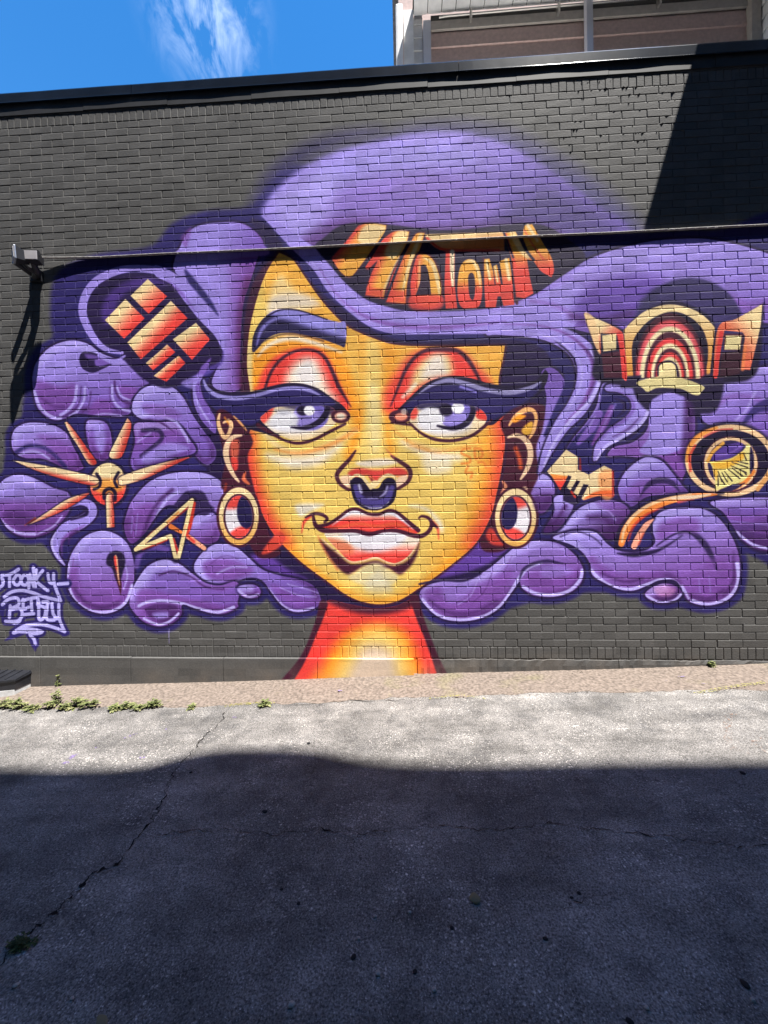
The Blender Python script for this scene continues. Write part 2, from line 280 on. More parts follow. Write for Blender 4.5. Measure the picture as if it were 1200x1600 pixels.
    f('697,392! 711,392! 711,440 715,481! 697,482! 695,450', 'd8443c', 1.5); l('707,393 707,420 708,446', [7,7,4], 'ead6b0', 2.5)
    # O
    f('733,405 746,411 752,430 754,456 749,478 734,482 720,478 715,456 717,428 722,412', 'e2a03e', 1.6, 1, 'd8443c', (734,432,734,460)); l('728,409 740,409 748,426 751,448', [3,7,6,3], 'cream', 3, .9); f('736,426 741,430 743,450 740,468 734,462 732,434', '2c1832', 1.4)
    # W
    l('756,404 760,478', 4, 'mar', 2)
    f('757,405! 765,404! 771,424 773,444! 775,444! 771,416! 777,413! 783,444! 786,444! 781,408! 796,403! 800,432 804,476! 787,478! 783,463! 778,463! 775,480! 759,480! 757,440', 'e2a03e', 1.4, 1, 'd8443c', (778,414,778,452)); l('761,408 766,436', 4, 'cream', 2.5); l('791,406 796,436', 5, 'cream', 2.5); l('774,416 778,440', 2.5, 'cream', 2)
    l('801,404 808,474', 4, 'mar', 2)
    # N
    f('786,364! 806,362! 816,382 830,402! 818,372 820,352! 832,350! 848,378 862,402 866,422 862,433! 846,424 834,408! 824,405! 828,432 834,458! 820,466! 807,464! 803,430 798,398', 'e2a03e', 1.6, 1, 'd8443c', (820,388,820,426)); f('797,364 806,364 816,384 828,402 820,402 806,384', 'cream', 4, .8); l('825,352 840,376', 6, 'cream', 3); l('790,366 800,396 806,420', 5, 'd8443c', 3); l('820,360 830,378 850,406', 3, 'd8443c', 3, .9); l('812,368 822,390 834,406', 4, '241a38', 2)
    l('787,362 802,402', 3, '241a38', 2)
    # ---- face
    face = '437,395! 458,406 475,430 501,467 527,496 546,512 585,529 615,538 660,541 720,541 789,540! 786,560 779,597 786,640 789,690 784,730 776,770 766,808 742,850 700,886 660,915 622,938 586,943 548,932 510,906 470,876 432,838 410,800 394,756 386,720 387,688 394,662 392,612 387,570 390,520 398,482 408,448 420,420'
    l(face, 9, 'mar', 5, 1, True)
    f('432,400 410,440 396,490 388,540 390,610 376,610 380,540 386,480 402,430', 'mar', 6, .7)
    f(face, 'yel', 1.4)
    A.begin(face)
    f('420,400 480,410 560,515 600,530 600,600 470,500 420,470', 'e4a23e', 26, .9); l('440,410 470,425 500,470 530,510', 12, 'gold', 10, .8)
    f('440,430 460,450 490,476 470,490 440,486 420,480 425,450', 'e6c98c', 18, .9); f('430,462 480,460 500,478 450,482 420,490', 'd9cfc8', 14, .7)
    f('560,515 800,530 790,640 770,640 740,560 640,560 620,600 600,620 585,560', 'e4a03c', 34, .85)
    l('789,545 782,600', 8, 'gold', 6, .6)
    # cheeks, jaw
    l('384,690 386,730 402,790 432,842 480,888 540,932 590,946 640,932 700,892 748,850 772,806', 34, 'org', 36, .8)
    f('745,690 775,660 790,680 785,720 760,790 740,830 730,800 750,740', 'org', 36, .5)
    pass
    l('386,690 390,730 402,775 422,818 448,852', 60, 'org', 56, .85); l('384,684 387,724 399,772 418,816 440,846', 44, 'red', 34, 1)
    l('778,640 784,690 780,735 770,780 754,818 732,850 704,880', 84, 'org', 76, .75); l('782,640 789,690 784,738 775,782 760,820 742,848', 46, 'red', 38, .95)
    l('440,845 500,895 560,932 590,938 630,930 690,888 735,845', 10, 'org', 12, .55)
    # bridge
    l('562,640 556,680 546,712', 24, 'org', 20, .9); l('606,640 606,680 612,704', 22, 'org', 20, .8); l('548,520 560,560 564,620 560,660', 34, 'org', 32, .6); l('612,550 610,640', 34, 'org', 32, .6)
    f('540,520 560,520 566,560 562,640 556,620', 'd9b25a', 14, .6)
    f('572,535 594,540 598,620 600,700 586,716 570,704 572,620', 'e4c878', 20, .75); f('576,610 590,610 594,690 580,700', 'e8d8a8', 16, .5)
    # ---- left eye
    f('396,560 420,535 460,520 500,525 530,545 552,590 560,640 548,650 500,620 400,616', 'org', 18, .95)
    l('388,540 390,612', 16, 'e8cd8a', 8, .9)
    f('404,600 414,575 432,556 462,544 495,544 514,560 532,600 546,630 530,640 410,612', 'red', 12, .95)
    lid1 = '416,612 424,584 440,562 464,549 488,548 506,558 519,580 530,606 544,632 500,628 440,612'
    f(lid1, 'red', 3); A2 = A.clip
    A.begin(lid1); f('448,600 455,575 474,560 494,562 504,580 514,606 524,625 480,618', 'pale', 24); f('462,585 480,562 492,575 496,600 478,605', 'white', 18, .55); A.end(); A.clip = A2
    l('413,612 424,582 440,561 464,548 489,547 507,557 520,580 531,606 549,635', [6,7,7,6,6,7,8,8,3], 'mar', 4)
    # ---- right eye
    f('600,620 620,580 645,552 680,546 720,548 745,570 768,600 750,640 620,650', 'red', 20, .9)
    lid2 = '612,632 624,600 638,572 656,552 682,545 712,547 730,560 744,582 752,598 700,592 650,610 622,640'
    f(lid2, 'red', 3)
    A.begin(lid2); f('640,620 648,580 668,558 690,552 704,560 706,584 680,590 652,606', 'e9c88a', 18); f('660,590 672,560 690,554 698,572 696,586', 'white', 18, .65); l('650,600 630,620', 8, 'pale', 6, .8); A.end(); A.clip = A2
    l('611,634 624,602 637,573 656,552 682,545 713,547 730,560 743,580 751,596', [4,7,8,8,8,8,9,8,6], 'mar', 4.5); l('668,546 712,548', 7, 'mar', 4, .8)
    # ---- under eyes / cheeks highlight
    l('408,668 440,700 480,708 520,692 556,672', 14, 'ead0a6', 10, .6); l('430,702 470,708 520,694 560,668', [6,10,12,6], 'e98f3c', 8, .85); l('420,712 460,722 500,716 532,696', [16,30,28,14], 'e8dccc', 20, .95)
    l('630,690 670,708 716,714', [14,24,20], 'e8dccc', 20, .95); l('606,662 640,690 670,702', [8,10,8], 'eaa04a', 10, .8); l('640,696 690,706 750,690', [4,10,8], 'e98f3c', 10, .6)
    f('660,715 700,712 705,735 672,740', 'e8dfd0', 16, .7)
    f('640,790 665,792 690,815 690,830 670,800', 'e6e0da', 12, .8); f('462,790 480,786 506,788 488,798 470,806', 'e6e0da', 10, .85)
    # ---- mouth
    l('472,832 476,815 486,806', [3,7,6], 'red', 5); l('686,842 684,824 676,814', [3,6,5], 'red', 5)
    ul = '497,823 512,818 530,809 545,798 560,796 576,802 592,803 608,798 622,802 640,817 656,830 640,834 622,829 600,830 580,834 560,830 530,829'
    f(ul, 'red', 2, 1, 'pale', (590, 816, 590, 800)); A.begin(ul); l('520,820 545,802 562,800 590,806', [2,8,9,2], 'white', 5); l('596,806 612,801 628,810 646,826', [2,9,8,3], 'white', 5); l('520,826 560,818 590,822 620,818 645,832', 8, 'dc5a3a', 7); l('550,826 590,832 620,826', 6, 'b03030', 5); A.end(); A.clip = A2
    ll = '508,832 530,829 552,828 578,835 600,830 622,829 642,835 656,840 650,856 636,872 618,881 604,878 588,872 566,876 548,877 532,862 516,846'
    f(ll, 'pale', 2, 1, 'red', (585, 846, 586, 872)); A.begin(ll); f('540,830 630,830 625,850 585,862 550,850', 'white', 12, .9); f('512,840 545,848 552,864 530,862', 'dd6b46', 10, .8); l('545,872 566,869 588,866 605,872 620,876', 5, 'red', 4); A.end(); A.clip = A2
    l('504,842 520,856 546,876 566,876 588,871 606,878 620,880 638,870 652,852', 2.4, 'ecc79a', 1.4)
    f('500,843 512,852 530,866 546,879 562,880 588,875 604,881 614,884 600,888 588,882 570,884 556,892 544,897 530,888 514,868', 'mar', 7); f('612,884 634,877 648,862 656,846 652,866 642,884 626,897 612,890 602,881', 'mar', 7)
    l('498,838 512,866 528,890', 5, 'd84a38', 7, .6)
    f('556,894 574,882 592,879 606,888 622,900 610,914 570,914 545,902', 'd8c89a', 8, .9); f('570,915 592,890 612,915 610,925 580,925', 'cfc9b4', 14, .6)
    l('490,806 494,820 506,828 530,829 556,829 578,834 600,829 622,829 642,835 658,837 670,830 675,818 670,809 660,806 655,809', [4,7,8,6,6,7,5,6,7,7,6,6,5,4,2.5], 'mar', 1.8)
    l('478,808 492,802 505,804 512,810 508,815', [2.5,5,5.5,5,4], 'mar', 1.8); l('498,822 514,818 530,808 545,797 559,795 576,802 592,803 608,797 622,801 640,816 654,828', [6,5,5,5,5,5,5,5,5,6,7], 'mar', 1.6); l('676,818 684,824', [7,3], 'mar', 2)
    # ---- nose
    f('545,738 560,731 590,734 620,730 636,735 634,744 600,742 588,752 575,742 550,746', 'd43a3a', 7, .95); f('558,722 600,716 622,722 600,728 570,729', 'e9dcd0', 8, .9); f('532,745 548,742 556,752 545,762 536,756', 'f0c9a8', 5); f('624,745 636,742 636,752 622,762 616,756', 'f0c9a8', 5)
    l('556,704 546,718 533,732 527,742 531,754 542,763 552,765', [3,6,7,7,6,5,4], 'mar', 1.8, .95); l('612,712 624,720 638,730 642,740 638,752 626,761 618,764', [3,6,7,7,6,5,4], 'mar', 1.8, .95); l('604,702 616,714', [3,4], 'b0504a', 4, .7)
    f('576,742 588,752 598,742 588,760', '8c2330', 3)
    # septum ring
    f('549,762 548,750 556,745 566,747 573,756 580,762 592,762 598,752 606,746 616,748 620,758 618,776 608,790 588,797 568,793 554,780', 'blk', 1.6)
    l('556,760 560,774 574,784 592,786 606,778 613,762', [10,13,14,14,13,11], '4b3f86', 5); l('562,758 565,768', 7, 'b9b4e0', 5); l('606,760 602,770 594,776', [5,6,3], 'aaa2dc', 5); l('576,778 590,778', 5, '8c82c8', 6); l('562,786 578,793 598,792 608,784', 2, 'b9b4d8', 1.2, .9)
    l('549,748 556,742 566,744 573,752 580,762', [3,4,5,5,5], 'cream', 1.8); l('580,761 588,757 596,748 606,742 616,744 620,750', [4,5,5,5,4,3], 'cream', 1.8)
    A.end()
    f('578,754 588,750 592,756 584,762', 'cream', 2)
    l('552,766 558,784 574,794', 4, 'blk', 2); l('618,766 614,782 600,792', 4, 'blk', 2)
    # ---- left brow
    f('395,549 396,528 404,508 418,492 436,483 458,483 482,489 506,497 528,503 541,505 540,540 530,539 505,530 480,524 455,520 432,522 414,532 402,546', '8c84d4', 1.6, 1, '241d48', (470, 500, 466, 512))
    l('396,545 398,524 408,505 422,492 440,484 462,484 486,490 512,499', [2,2,2,2,2.5,2.5,2,2], 'blk', 1.4); l('402,540 408,518 420,504 440,496 462,497', [4,8,8,7,4], '8a82d2', 5, .8); l('398,548 412,534 434,524 458,522 484,526 506,533', 4, 'blk', 3, .7); l('526,505 524,518', 3, '9c98cc', 3); l('534,506 534,516', 4, '8a86c0', 3)
    l('404,556 418,541 440,531 464,529 500,538 534,550', [6,10,12,12,11,6], 'e8dcc8', 8, .95)
    # ---- lashes, eyeballs
    f('318,588! 324,598 336,607 360,612 394,611 424,603 452,598 478,600 500,608 520,622 536,633 546,646! 536,650 512,650 440,680 412,676 396,672 384,668 360,654 338,644 326,632 318,616 313,600', 'blk', 1.6)
    f('318,590 326,606 345,616 380,618 430,610 470,604 500,612 525,630 500,636 420,650 390,664 350,646 326,630 316,608', 'navy', 5, .9)
    l('319,594 326,608 344,619 372,622 402,617 432,609 458,606 482,609 502,618', [3,6,7,7,6,5,6,6,2], '8f86cc', 2)
    f('312,596 318,620 330,640 322,646 310,624 306,606', 'pur', 4)
    eye1 = '408,655 414,646 428,637 450,634 490,634 512,634 526,642 528,656 512,672 490,683 466,688 444,682 424,671'
    f(eye1, 'ead2ac', 1.6); A.begin(eye1)
    f('400,655 410,640 428,634 424,650 412,662', 'red', 7, .9); f('512,634 530,636 532,650 520,648', 'red', 6, .8); l('412,664 440,682 466,688 495,682 520,666', 9, 'e3c79a', 7, .8)
    e(460, 662, 42, 16, 'dedbe4', 12, .9); f('440,630 520,628 518,648 490,640 460,640', '2a2450', 7, .8); e(486, 650, 28, 22, '6c5eb4', 4, .95); e(480, 652, 22, 14, '9484d4', 6, .95); e(446, 656, 21, 15, 'e4e2ea', 8, .95); e(474, 641, 10, 8, 'blk', 4); l('414,633 436,632 460,629 492,628 522,632', [6,8,10,10,10], '221a44', 5); f('430,640 452,638 462,642 442,648', '9a9aa8', 6, .7); e(484, 641, 8.5, 8, 'f2f0f6', 2.5)
    l('514,632 509,648 497,660 478,668 456,667', [7,10,9,7,3], 'blk', 2); A.end()
    l('404,664 424,676 444,687 466,692 490,687 516,674 540,662', [7,5,4,5,5,5,4], 'mar', 1.8); e(533, 650, 15, 11, 'mar', 2); e(533, 650, 9.5, 6, 'f0b49a', 3); e(533, 650, 6, 4, 'pale', 3)
    f('612,652! 622,640 642,620 664,600 690,589 716,587 742,592 766,599 792,602 820,600 840,592 852,577! 857,585 852,602 838,620 818,630 800,640 784,652 768,664 740,660 660,660', 'blk', 1.6)
    f('630,640 660,612 700,600 750,606 800,612 845,600 830,622 790,645 760,660 740,640 680,632', 'navy', 6, .85)
    l('656,614 676,601 702,594 732,600 760,609 796,613 826,607 846,596', [2,5,7,7,7,8,7,2], '8a84b4', 2.2); l('720,604 744,612', 5, '8c80d8', 3)
    eye2 = '640,656 646,640 658,632 690,630 730,632 752,640 761,652 756,664 744,674 722,682 694,684 668,677 650,667'
    f(eye2, 'ead2ac', 1.6); A.begin(eye2)
    f('744,650 748,624 760,640 764,654 756,656', 'red', 4); f('636,645 646,626 654,645 646,655', 'red', 6, .9); l('645,664 668,679 695,685 725,682 752,668', 9, 'e3c79a', 7, .8); e(694, 664, 42, 15, 'dedbe4', 12, .9); f('648,628 744,626 746,642 700,638 664,642', '2a2450', 7, .9)
    e(714, 648, 27, 22, '6c5eb4', 4, .95); e(708, 651, 22, 14, '9484d4', 6, .95); e(674, 652, 21, 16, 'e6e4ea', 6, .95); e(698, 640, 11, 10, 'blk', 5); l('644,628 668,626 700,624 740,626 756,633', [6,9,10,10,7], '221a44', 5); e(716, 637, 10, 9, 'f2f0f6', 2.5)
    l('737,630 739,645 729,661 708,669 684,665', [5,9,9,7,3], 'blk', 2); A.end()
    l('640,660 658,676 680,686 708,688 736,681 756,667 768,656', [3,4,5,5,5,5,4], 'mar', 1.8); e(625, 651, 17, 11, 'mar', 2); e(627, 651, 10, 6, 'e98a70', 3); e(632, 643, 5, 5, 'pale', 4, .6)
    l('612,660 630,662 645,664', [3,4,3], 'mar', 2)
    # ---- ears
    for t in ('338,648 352,640 384,668 396,690 388,712 394,748 410,802 424,838 440,862 420,872 396,860 360,775 346,760 352,722 346,690', '852,640 848,632 826,630 800,640 782,660 792,690 790,720 784,752 774,792 764,822 750,846 762,862 800,850 830,770 842,740 838,700 848,670'): f(t, 'mar', 4)
    l('344,646 342,660 346,674 352,683 358,678 362,664 358,657 350,660', [3,6,7,7,6,7,6,3], 'e6b98a', 1.8); l('366,650 376,660 386,672', [2,4,2], 'd89a64', 2); l('352,652 358,662', 4, 'org', 3, .7)
    l('378,680 366,682 357,692 354,708 358,726 366,742 374,752', [3,7,9,10,8,6,3], 'e9c4a0', 1.8); f('362,690 374,688 373,712 366,730 361,712', 'e0664a', 6, .8); f('362,715 372,718 372,732 366,734', 'red', 4, .9); l('384,738 382,748 390,756', [3,7,3], 'd86a48', 2.5); l('354,756 352,768', 6, 'brn', 3)
    l('796,664 806,650 822,640 834,642 838,654 834,672 828,684', [3,6,8,6,5,6,3], 'ecb070', 1.8); f('815,672 826,660 833,660 830,676 822,680', 'gold', 3); f('800,656 812,648 822,650 806,660', 'org', 3)
    l('794,683 806,680 818,684 827,696 829,714 824,732 814,748', [3,7,8,9,9,7,3], 'e9c4a0', 1.8); l('806,700 812,716 814,730', 9, 'd2552e', 6, .9); l('786,752 790,760 784,770', [3,6,3], 'd88a68', 2.5); f('816,762 822,760 824,766 814,770', 'e9c4a0', 3)
    f('434,832 446,838 440,852 420,864 410,862', 'd04438', 5); f('764,826 772,828 788,850 770,850 760,838', 'c03a34', 6)
    # ---- earrings
    for cx, cy, rx, ry, sg in ((374, 806, 31, 45, 1), (806, 808, 32, 45, -1)):
        e(cx, cy, rx + 4, ry + 4, 'mar', 2); e(cx, cy, rx, ry, 'ecd2a0', 1.4, to='e0a858', ax=(cx, cy - 10, cx, cy + 40)); e(cx, cy + 1, rx - 7, ry - 9, 'mar', 1.6); e(cx, cy + 1, rx - 10, ry - 12, 'e6e0e8', 1.6)
        A.begin(ell(cx, cy + 1, rx - 10, ry - 12)); f([(cx - 24, cy - 40), (cx + 24, cy - 40), (cx + 20, cy - 20), (cx - 20, cy - 12)], 'red', 10, .95); f([(cx - 20 * sg, cy + 40), (cx + 24 * sg, cy + 40), (cx + 24 * sg, cy + 14), (cx - 6 * sg, cy + 20)], 'red', 7, .95)
        e(cx + 12 * sg, cy - 8, 15, 27, '241c4c', 2); A.end()
    # ---- neck
    neck = '512,938 500,966 490,996 478,1028 456,1068! 700,1068! 684,1032 672,1000 660,966 648,936 620,946 585,950 548,944'
    f(neck, 'red', 2); A.begin(neck)
    f('500,930 590,944 660,928 640,950 588,960 540,952', 'mar', 12, .95)
    f('540,990 585,974 630,984 650,1020 652,1075 496,1075 510,1030', 'org', 30, .95); f('545,1010 580,984 610,988 634,1020 636,1075 524,1075', 'dcc070', 34, .9); f('560,1024 580,1008 606,1014 618,1034 614,1075 544,1075', 'c9b8b0', 28, .85); A.end()
    l('506,944 500,966 490,992 482,1012 472,1032 456,1054 444,1066', [16,12,10,10,12,16,14], 'mar', 3); l('648,934 656,962 668,994 680,1026 690,1050 696,1066', [16,13,11,12,16,18], 'mar', 3)
    # ---- satellite (ball with spikes), dark hole spike
    e(170, 757, 33, 37, 'blk', 5, .85)
    e(170, 756, 28, 33, 'cream', 1.6, to='red', ax=(170, 735, 172, 778)); f('146,752 170,748 195,752 192,764 170,772 148,764', 'e9a040', 8, .8); f('150,735 170,724 190,735 180,744 160,744', 'ecd6a4', 5)
    for t, ax in (('102,660! 107,660 120,676 136,698 152,722 140,724 124,698 112,680', (118,692,128,686)), ('200,653! 206,662 202,684 190,714 172,712 184,684', (184,684,200,690)), ('22,719! 60,725 110,735 152,746 153,755 140,757 96,747 56,734', (90,736,88,745)),
                  ('300,713! 262,731 226,748 192,757 187,752 190,744 226,731 262,721', (240,730,246,741)), ('46,819! 76,799 108,779 140,770 124,783 92,801', (90,789,96,800)), ('168,824! 167,796 167,776 172,770 176,776 179,800 180,823!', (168,800,180,800))):
        l(t, 5, 'blk', 3, .9, True); f(t, 'ecd0a4', 1.3, 1, 'c23a34', ax)
    l('152,740 158,750 156,760 148,764', 5, 'blk', 2); l('186,738 180,750 184,760', 5, 'blk', 2); l('164,778 164,768 172,763 180,768 181,780', 6, 'blk', 2); l('40,820 56,810', [3,6], 'brn', 4)
    f('167,880 170,866 180,860 192,863 197,876 194,890 188,910 182,905 176,888', 'blk', 3, .95); f('178,868! 186,870! 187,890 191,912 190,930! 184,910 180,890', 'mar', 2); f('180,870 184,870 187,900 188,914 184,896', 'e9b08c', 2); f('179,870 182,870 184,890 181,884', 'red', 2)
    # ---- paper-plane star
    l('301,781 213,858 268,838 277,872 302,781', 15, 'blk', 5, .9); l('268,822 320,856', 13, 'blk', 5, .9)
    l('268,822 284,831', [8,5], 'e8793c', 1.6); l('295,838 320,856', [8,7], 'e8a080', 1.6); l('293,836 304,846', 6, 'red', 3)
    l('296,790 262,818 236,836 224,856', 7, 'b8322c', 3, .8); l('304,786 298,820 292,834', 6, 'c8382c', 2); l('226,856 250,848 262,842', 5, 'b8322c', 3); l('272,842 280,866', 4, 'b8322c', 2)
    l('301,781! 213,858! 267,837! 275,870! 280,870! 301,781!', 6.5, 'ead49c', 1.3); l('280,800 262,816', 5, 'e8843c', 4, .9); l('291,820 287,838', 4, 'e89068', 4, .8)
    # right-hand hair modelling
    inside(14, F('900,470 940,440 1000,430 1040,440 1000,490 940,512 905,500', '5a3c98', 24, .8), S('895,494 940,502 985,490', 20, 'dmg', 16, .7), S('1140,470 1180,480 1210,470', 22, 'mag', 20, .7), S('900,430 960,404 1040,396', 14, 'lit', 14, .4))
    l('845,540 872,552 888,578 888,606 872,640 852,680', [4,12,16,16,14,6], 'navy', 3)
    R2 = '780,512 848,516 888,529 917,558 919,598 903,634 877,666 856,704 843,738'; l(R2[8:], [2,34,42,42,38,30,22,10], 'deep', 3); l(R2, [6,18,26,35,35,31,23,15,4], 'lil', 2)
    l('800,520 850,524 884,540 906,566 908,598 892,632 868,664 848,706', [3,5,6,6,6,6,5,3], 'lit', 5, .6); l('790,506 850,510 896,528 924,560 926,596 910,632 884,660', [3,5,7,8,10,9,4], 'mag', 6, .85); l('900,532 924,556 930,590 920,616', [3,8,9,4], 'dmg', 6, .6)
    l('922,546 935,572 936,598 920,628 894,654 867,690 850,728', [2,4,5,5,5,4,3], 'rim', 1.6)
    f('945,600 980,594 1006,606 1014,634 1004,662 976,684 944,700 930,722 920,722 906,704 884,706 898,684 920,660 936,636', 'navy', 3)
    l('936,646 924,668 904,692', [14,16,8], 'pur', 4); l('930,650 918,672', [4,4], 'lit', 4, .6); l('956,636 944,662 926,694', [10,14,6], 'mag', 5); l('962,632 950,652 938,676', 5, 'lil', 5, .6)
    R3 = '950,606 974,604 996,616 1001,640 987,660 960,677 938,697 929,718'; l(R3, [14,26,32,33,30,26,20,8], 'deep', 2); l(R3, [9,20,26,27,24,20,14,4], 'lil', 1.4)
    l('966,612 984,620 990,638 976,656 952,672 934,692', [3,6,8,8,7,3], 'pur', 6, .9); l('960,622 974,628 976,640 964,652', [3,7,8,3], 'deep', 4, .8); l('1000,650 984,668 958,682', [3,6,4], 'dmg', 5, .7); l('1008,618 1012,642 998,665 968,685 946,698 932,718', [2,4.5,5,5,4.5,3], 'rim', 1.6)
    inside(17, S('960,704 1000,700 1040,708 1060,740', 9, 'mag', 10, .7))
    inside(18, S('1110,640 1140,620 1180,622 1200,640', 12, 'mag', 12, .6), S('1200,632 1180,640 1160,664', [22,14,6], 'navy', 5), S('1180,612 1166,640 1150,656', 6, 'lit', 5, .7))
    inside(19, F('976,775 1000,750 1040,750 1060,768 1010,776', 'mag', 14, .6), S('1000,776 1012,758 1030,750 1050,754 1062,768', [2,9,12,10,3], 'deep', 4))
    inside(20, S('1120,800 1160,812 1210,806', 16, 'mag', 14, .8), S('1150,830 1176,850 1210,858', 4, 'rim', 2, 1), S('1170,828 1210,834', 5, 'mag', 6), S('1130,812 1200,820', 3, 'lil', 5))
    inside(21, S('920,808 946,810 962,830', 12, 'dmg', 10, .8), S('924,798 950,798 962,812', 4, 'lit', 5), F('930,784 966,784 984,800 970,808', 'mag', 10, .5))
    inside(22, F('834,775 862,772 856,798 838,798', 'dmg', 8, .7)); inside(23, S('884,790 870,812 856,828', 9, 'dmg', 6, .8))
    inside(24, S('925,874 940,888 968,902 1000,902 1030,898', 18, 'mag', 14, .8), S('940,895 975,908 1004,904', 8, 'dmg', 8, .8), S('924,890 936,903 958,916 985,920 1010,913 1034,905 1054,908 1066,922', 5, 'rim', 2, 1),
           S('1060,835 1078,830 1098,846 1112,868 1120,890', [3,8,12,10,3], 'deep', 5), F('1030,820 1060,808 1090,812 1090,832 1060,832 1030,845', 'mag', 14, .75), S('1026,852 1050,836 1072,830 1092,842', [2,3,3,2], 'deep', 2), S('1110,880 1130,880 1136,910 1120,930', 20, 'mag', 16, .7), S('1145,870 1146,905 1130,930', 5, 'dmg', 6), S('1152,880 1154,905 1146,925 1128,939 1104,944 1082,938', 6, 'rim', 2.2, 1), S('1066,915 1076,934', 4, 'rim', 2), S('1080,930 1110,934 1130,922', 9, 'dmg', 8, .7), S('1092,905 1094,925', 3, 'lil', 4, .6), S('1108,900 1110,925', 3, 'lil', 4, .6), S('870,840 890,836 912,838', 4, 'lit', 3), S('876,838 900,830 925,838 940,850', 3, 'deep', 2, .6))
    l('1066,836 1042,852 1020,862 990,866 965,864', [3,5,8,10,4], 'deep', 4)
    inside(25, F('1022,918 1040,914 1056,920 1048,930 1030,930', 'd090c8', 8, .6), S('1010,930 1030,940 1052,938 1064,928', 4, 'rim', 2, 1))
    inside(26, F('664,925 700,912 740,920 780,900 800,890 790,925 760,948 710,955 680,945', 'mag', 18, .8), F('690,912 720,908 740,914 725,935 700,940', 'lil', 14, .5), S('672,938 700,956 740,956 776,938', 10, 'dmg', 10, .8), S('660,936 680,958 706,967 736,967 762,960 784,944 800,922 812,902 826,886 846,878', 5.5, 'rim', 2, 1), S('812,906 818,890 834,880 856,876 880,880', [2,5,5,5,2], 'deep', 2.5), F('820,904 850,890 884,890 900,900 880,918 840,920', 'mag', 12, .8), F('850,886 880,884 896,894 870,902 846,900', 'lil', 10, .5), S('818,916 836,926 864,929 890,922 906,906 910,890', 5, 'rim', 2, 1), S('748,902 736,930 716,944', 3, 'lit', 4, .7), S('770,892 758,922 740,940', 3, 'dmg', 4, .6), S('800,868 790,890 776,912', 3, 'mag', 4, .6))
    # ---- bandshell
    f('913,489! 962,508 978,520! 1000,490 1045,470 1092,484 1122,520! 1152,500 1194,473! 1188,560 1172,592 1128,600 1110,612 990,604 930,592 928,560 922,520', 'blk', 6)
    e(1078, 512, 84, 78, '332a5c', 6, .95); f('940,500 985,505 1000,470 1030,448 1010,500', '2c2452', 10, .8)
    f('978,520 1000,492 1047,470 1092,484 1118,512 1118,600 976,600', 'blk', 5)
    f('980,590! 975,515! 990,500 1010,485 1040,476 1066,478 1092,488 1110,503 1117,512! 1108,597! 1100,597! 1106,560 1105,535 1095,510 1072,492 1047,487 1020,497 1000,515 988,540 990,590!', 'cream', 1.6, 1, 'e09a4a', (1047,485,1047,570))
    A.begin('960,460! 1130,460! 1130,591! 960,591!')
    e(1047, 590, 57, 101, 'mar', 2.5)
    for rx, ry, c, s in ((53, 90, 'c8404a', 5), (51, 86, 'e0606a', 8), (47, 80, 'ecdcae', 4), (40, 72, 'mar', 3), (36, 62, 'd8383c', 4), (30, 54, 'ecdcae', 4), (25, 46, 'mar', 3), (22, 40, 'd8383c', 4), (18, 33, 'ead6a6', 4), (15, 26, 'mar', 2.5)):
        e(1047, 590, rx, ry, c, s)
    A.end()
    f('1028,588! 1030,570 1044,565 1056,570 1058,588!', 'e8d49a', 1.5); l('1028,586 1030,570 1044,564 1056,570 1059,588', 2.5, 'blk', 1.5)
    f('970,588! 1002,586! 1002,606! 970,606!', '241a3c', 3); f('1095,590 1130,590 1120,640 1090,640', '241a3c', 6); f('990,596 1046,590 1104,600 1104,640 1070,650 1010,640', '241a3c', 5)
    f('995,597 1018,590 1048,587 1078,594 1100,604 1096,612 1092,617 1082,616 1066,608 1046,606 1026,606 1012,612 1004,606', 'd8c88e', 1.6)
    f('913,490! 936,499 962,511 974,520! 980,590 972,589! 967,524! 939,520! 939,553! 930,540 922,515', 'cream', 1.4, 1, 'e0504a', (940,505,966,530)); f('913,490 930,500 938,552 928,535', 'e8c08c', 2, .8); f('941,524! 963,521! 963,546! 943,549!', 'e6cf98', 1.4); l('968,522 974,560 976,588', 7, 'd83a38', 2); f('940,553! 968,548! 972,590! 944,590!', 'mar', 2)
    pass
    f('1191,475! 1188,510 1180,545 1172,578! 1158,577! 1164,525! 1160,519! 1132,516! 1124,560 1122,585 1114,588! 1122,512 1150,498', 'cream', 1.4, 1, 'e0684a', (1180,500,1140,530)); l('1127,520 1121,560 1118,588', 6, 'd83a38', 2); f('1131,521! 1162,521! 1156,547! 1131,547!', 'mar', 2); f('1134,524! 1159,524! 1156,546! 1132,546!', 'e6d49a', 1.4); f('1128,550! 1158,548! 1156,584! 1124,590!', '3a1a2c', 2); l('1164,540 1160,577', 7, 'e8824a', 4, .8)
    f('1016,632 1026,620 1044,613 1062,617 1072,628 1074,690 1040,710 1000,706 1014,680', 'lil', 4); f('1070,622 1084,640 1082,690 1064,720 1068,660', 'dmg', 10, .8)
    l('656,912 690,906 725,906 752,896', [3,4,5,2], 'deep', 2.5)
    # ---- award ticket shape
    f('884,703! 904,716! 905,734! 921,742! 944,727! 956,733! 959,774! 948,776! 912,780! 900,778 878,766 866,752 854,737!', 'blk', 7, .9)
    f('885,702! 903,713! 903,733! 920,741! 944,727! 956,733! 957,774 936,774 912,781! 858,740! 855,736!', 'ead0a0', 1.4); f('936,740 957,736 957,776 940,776', 'e8985c', 6, .8); f('912,780 930,768 957,766 957,776 936,774', 'e2602e', 4, .95); f('908,716! 905,714! 905,734! 909,735!', '7c2230', 1.5)
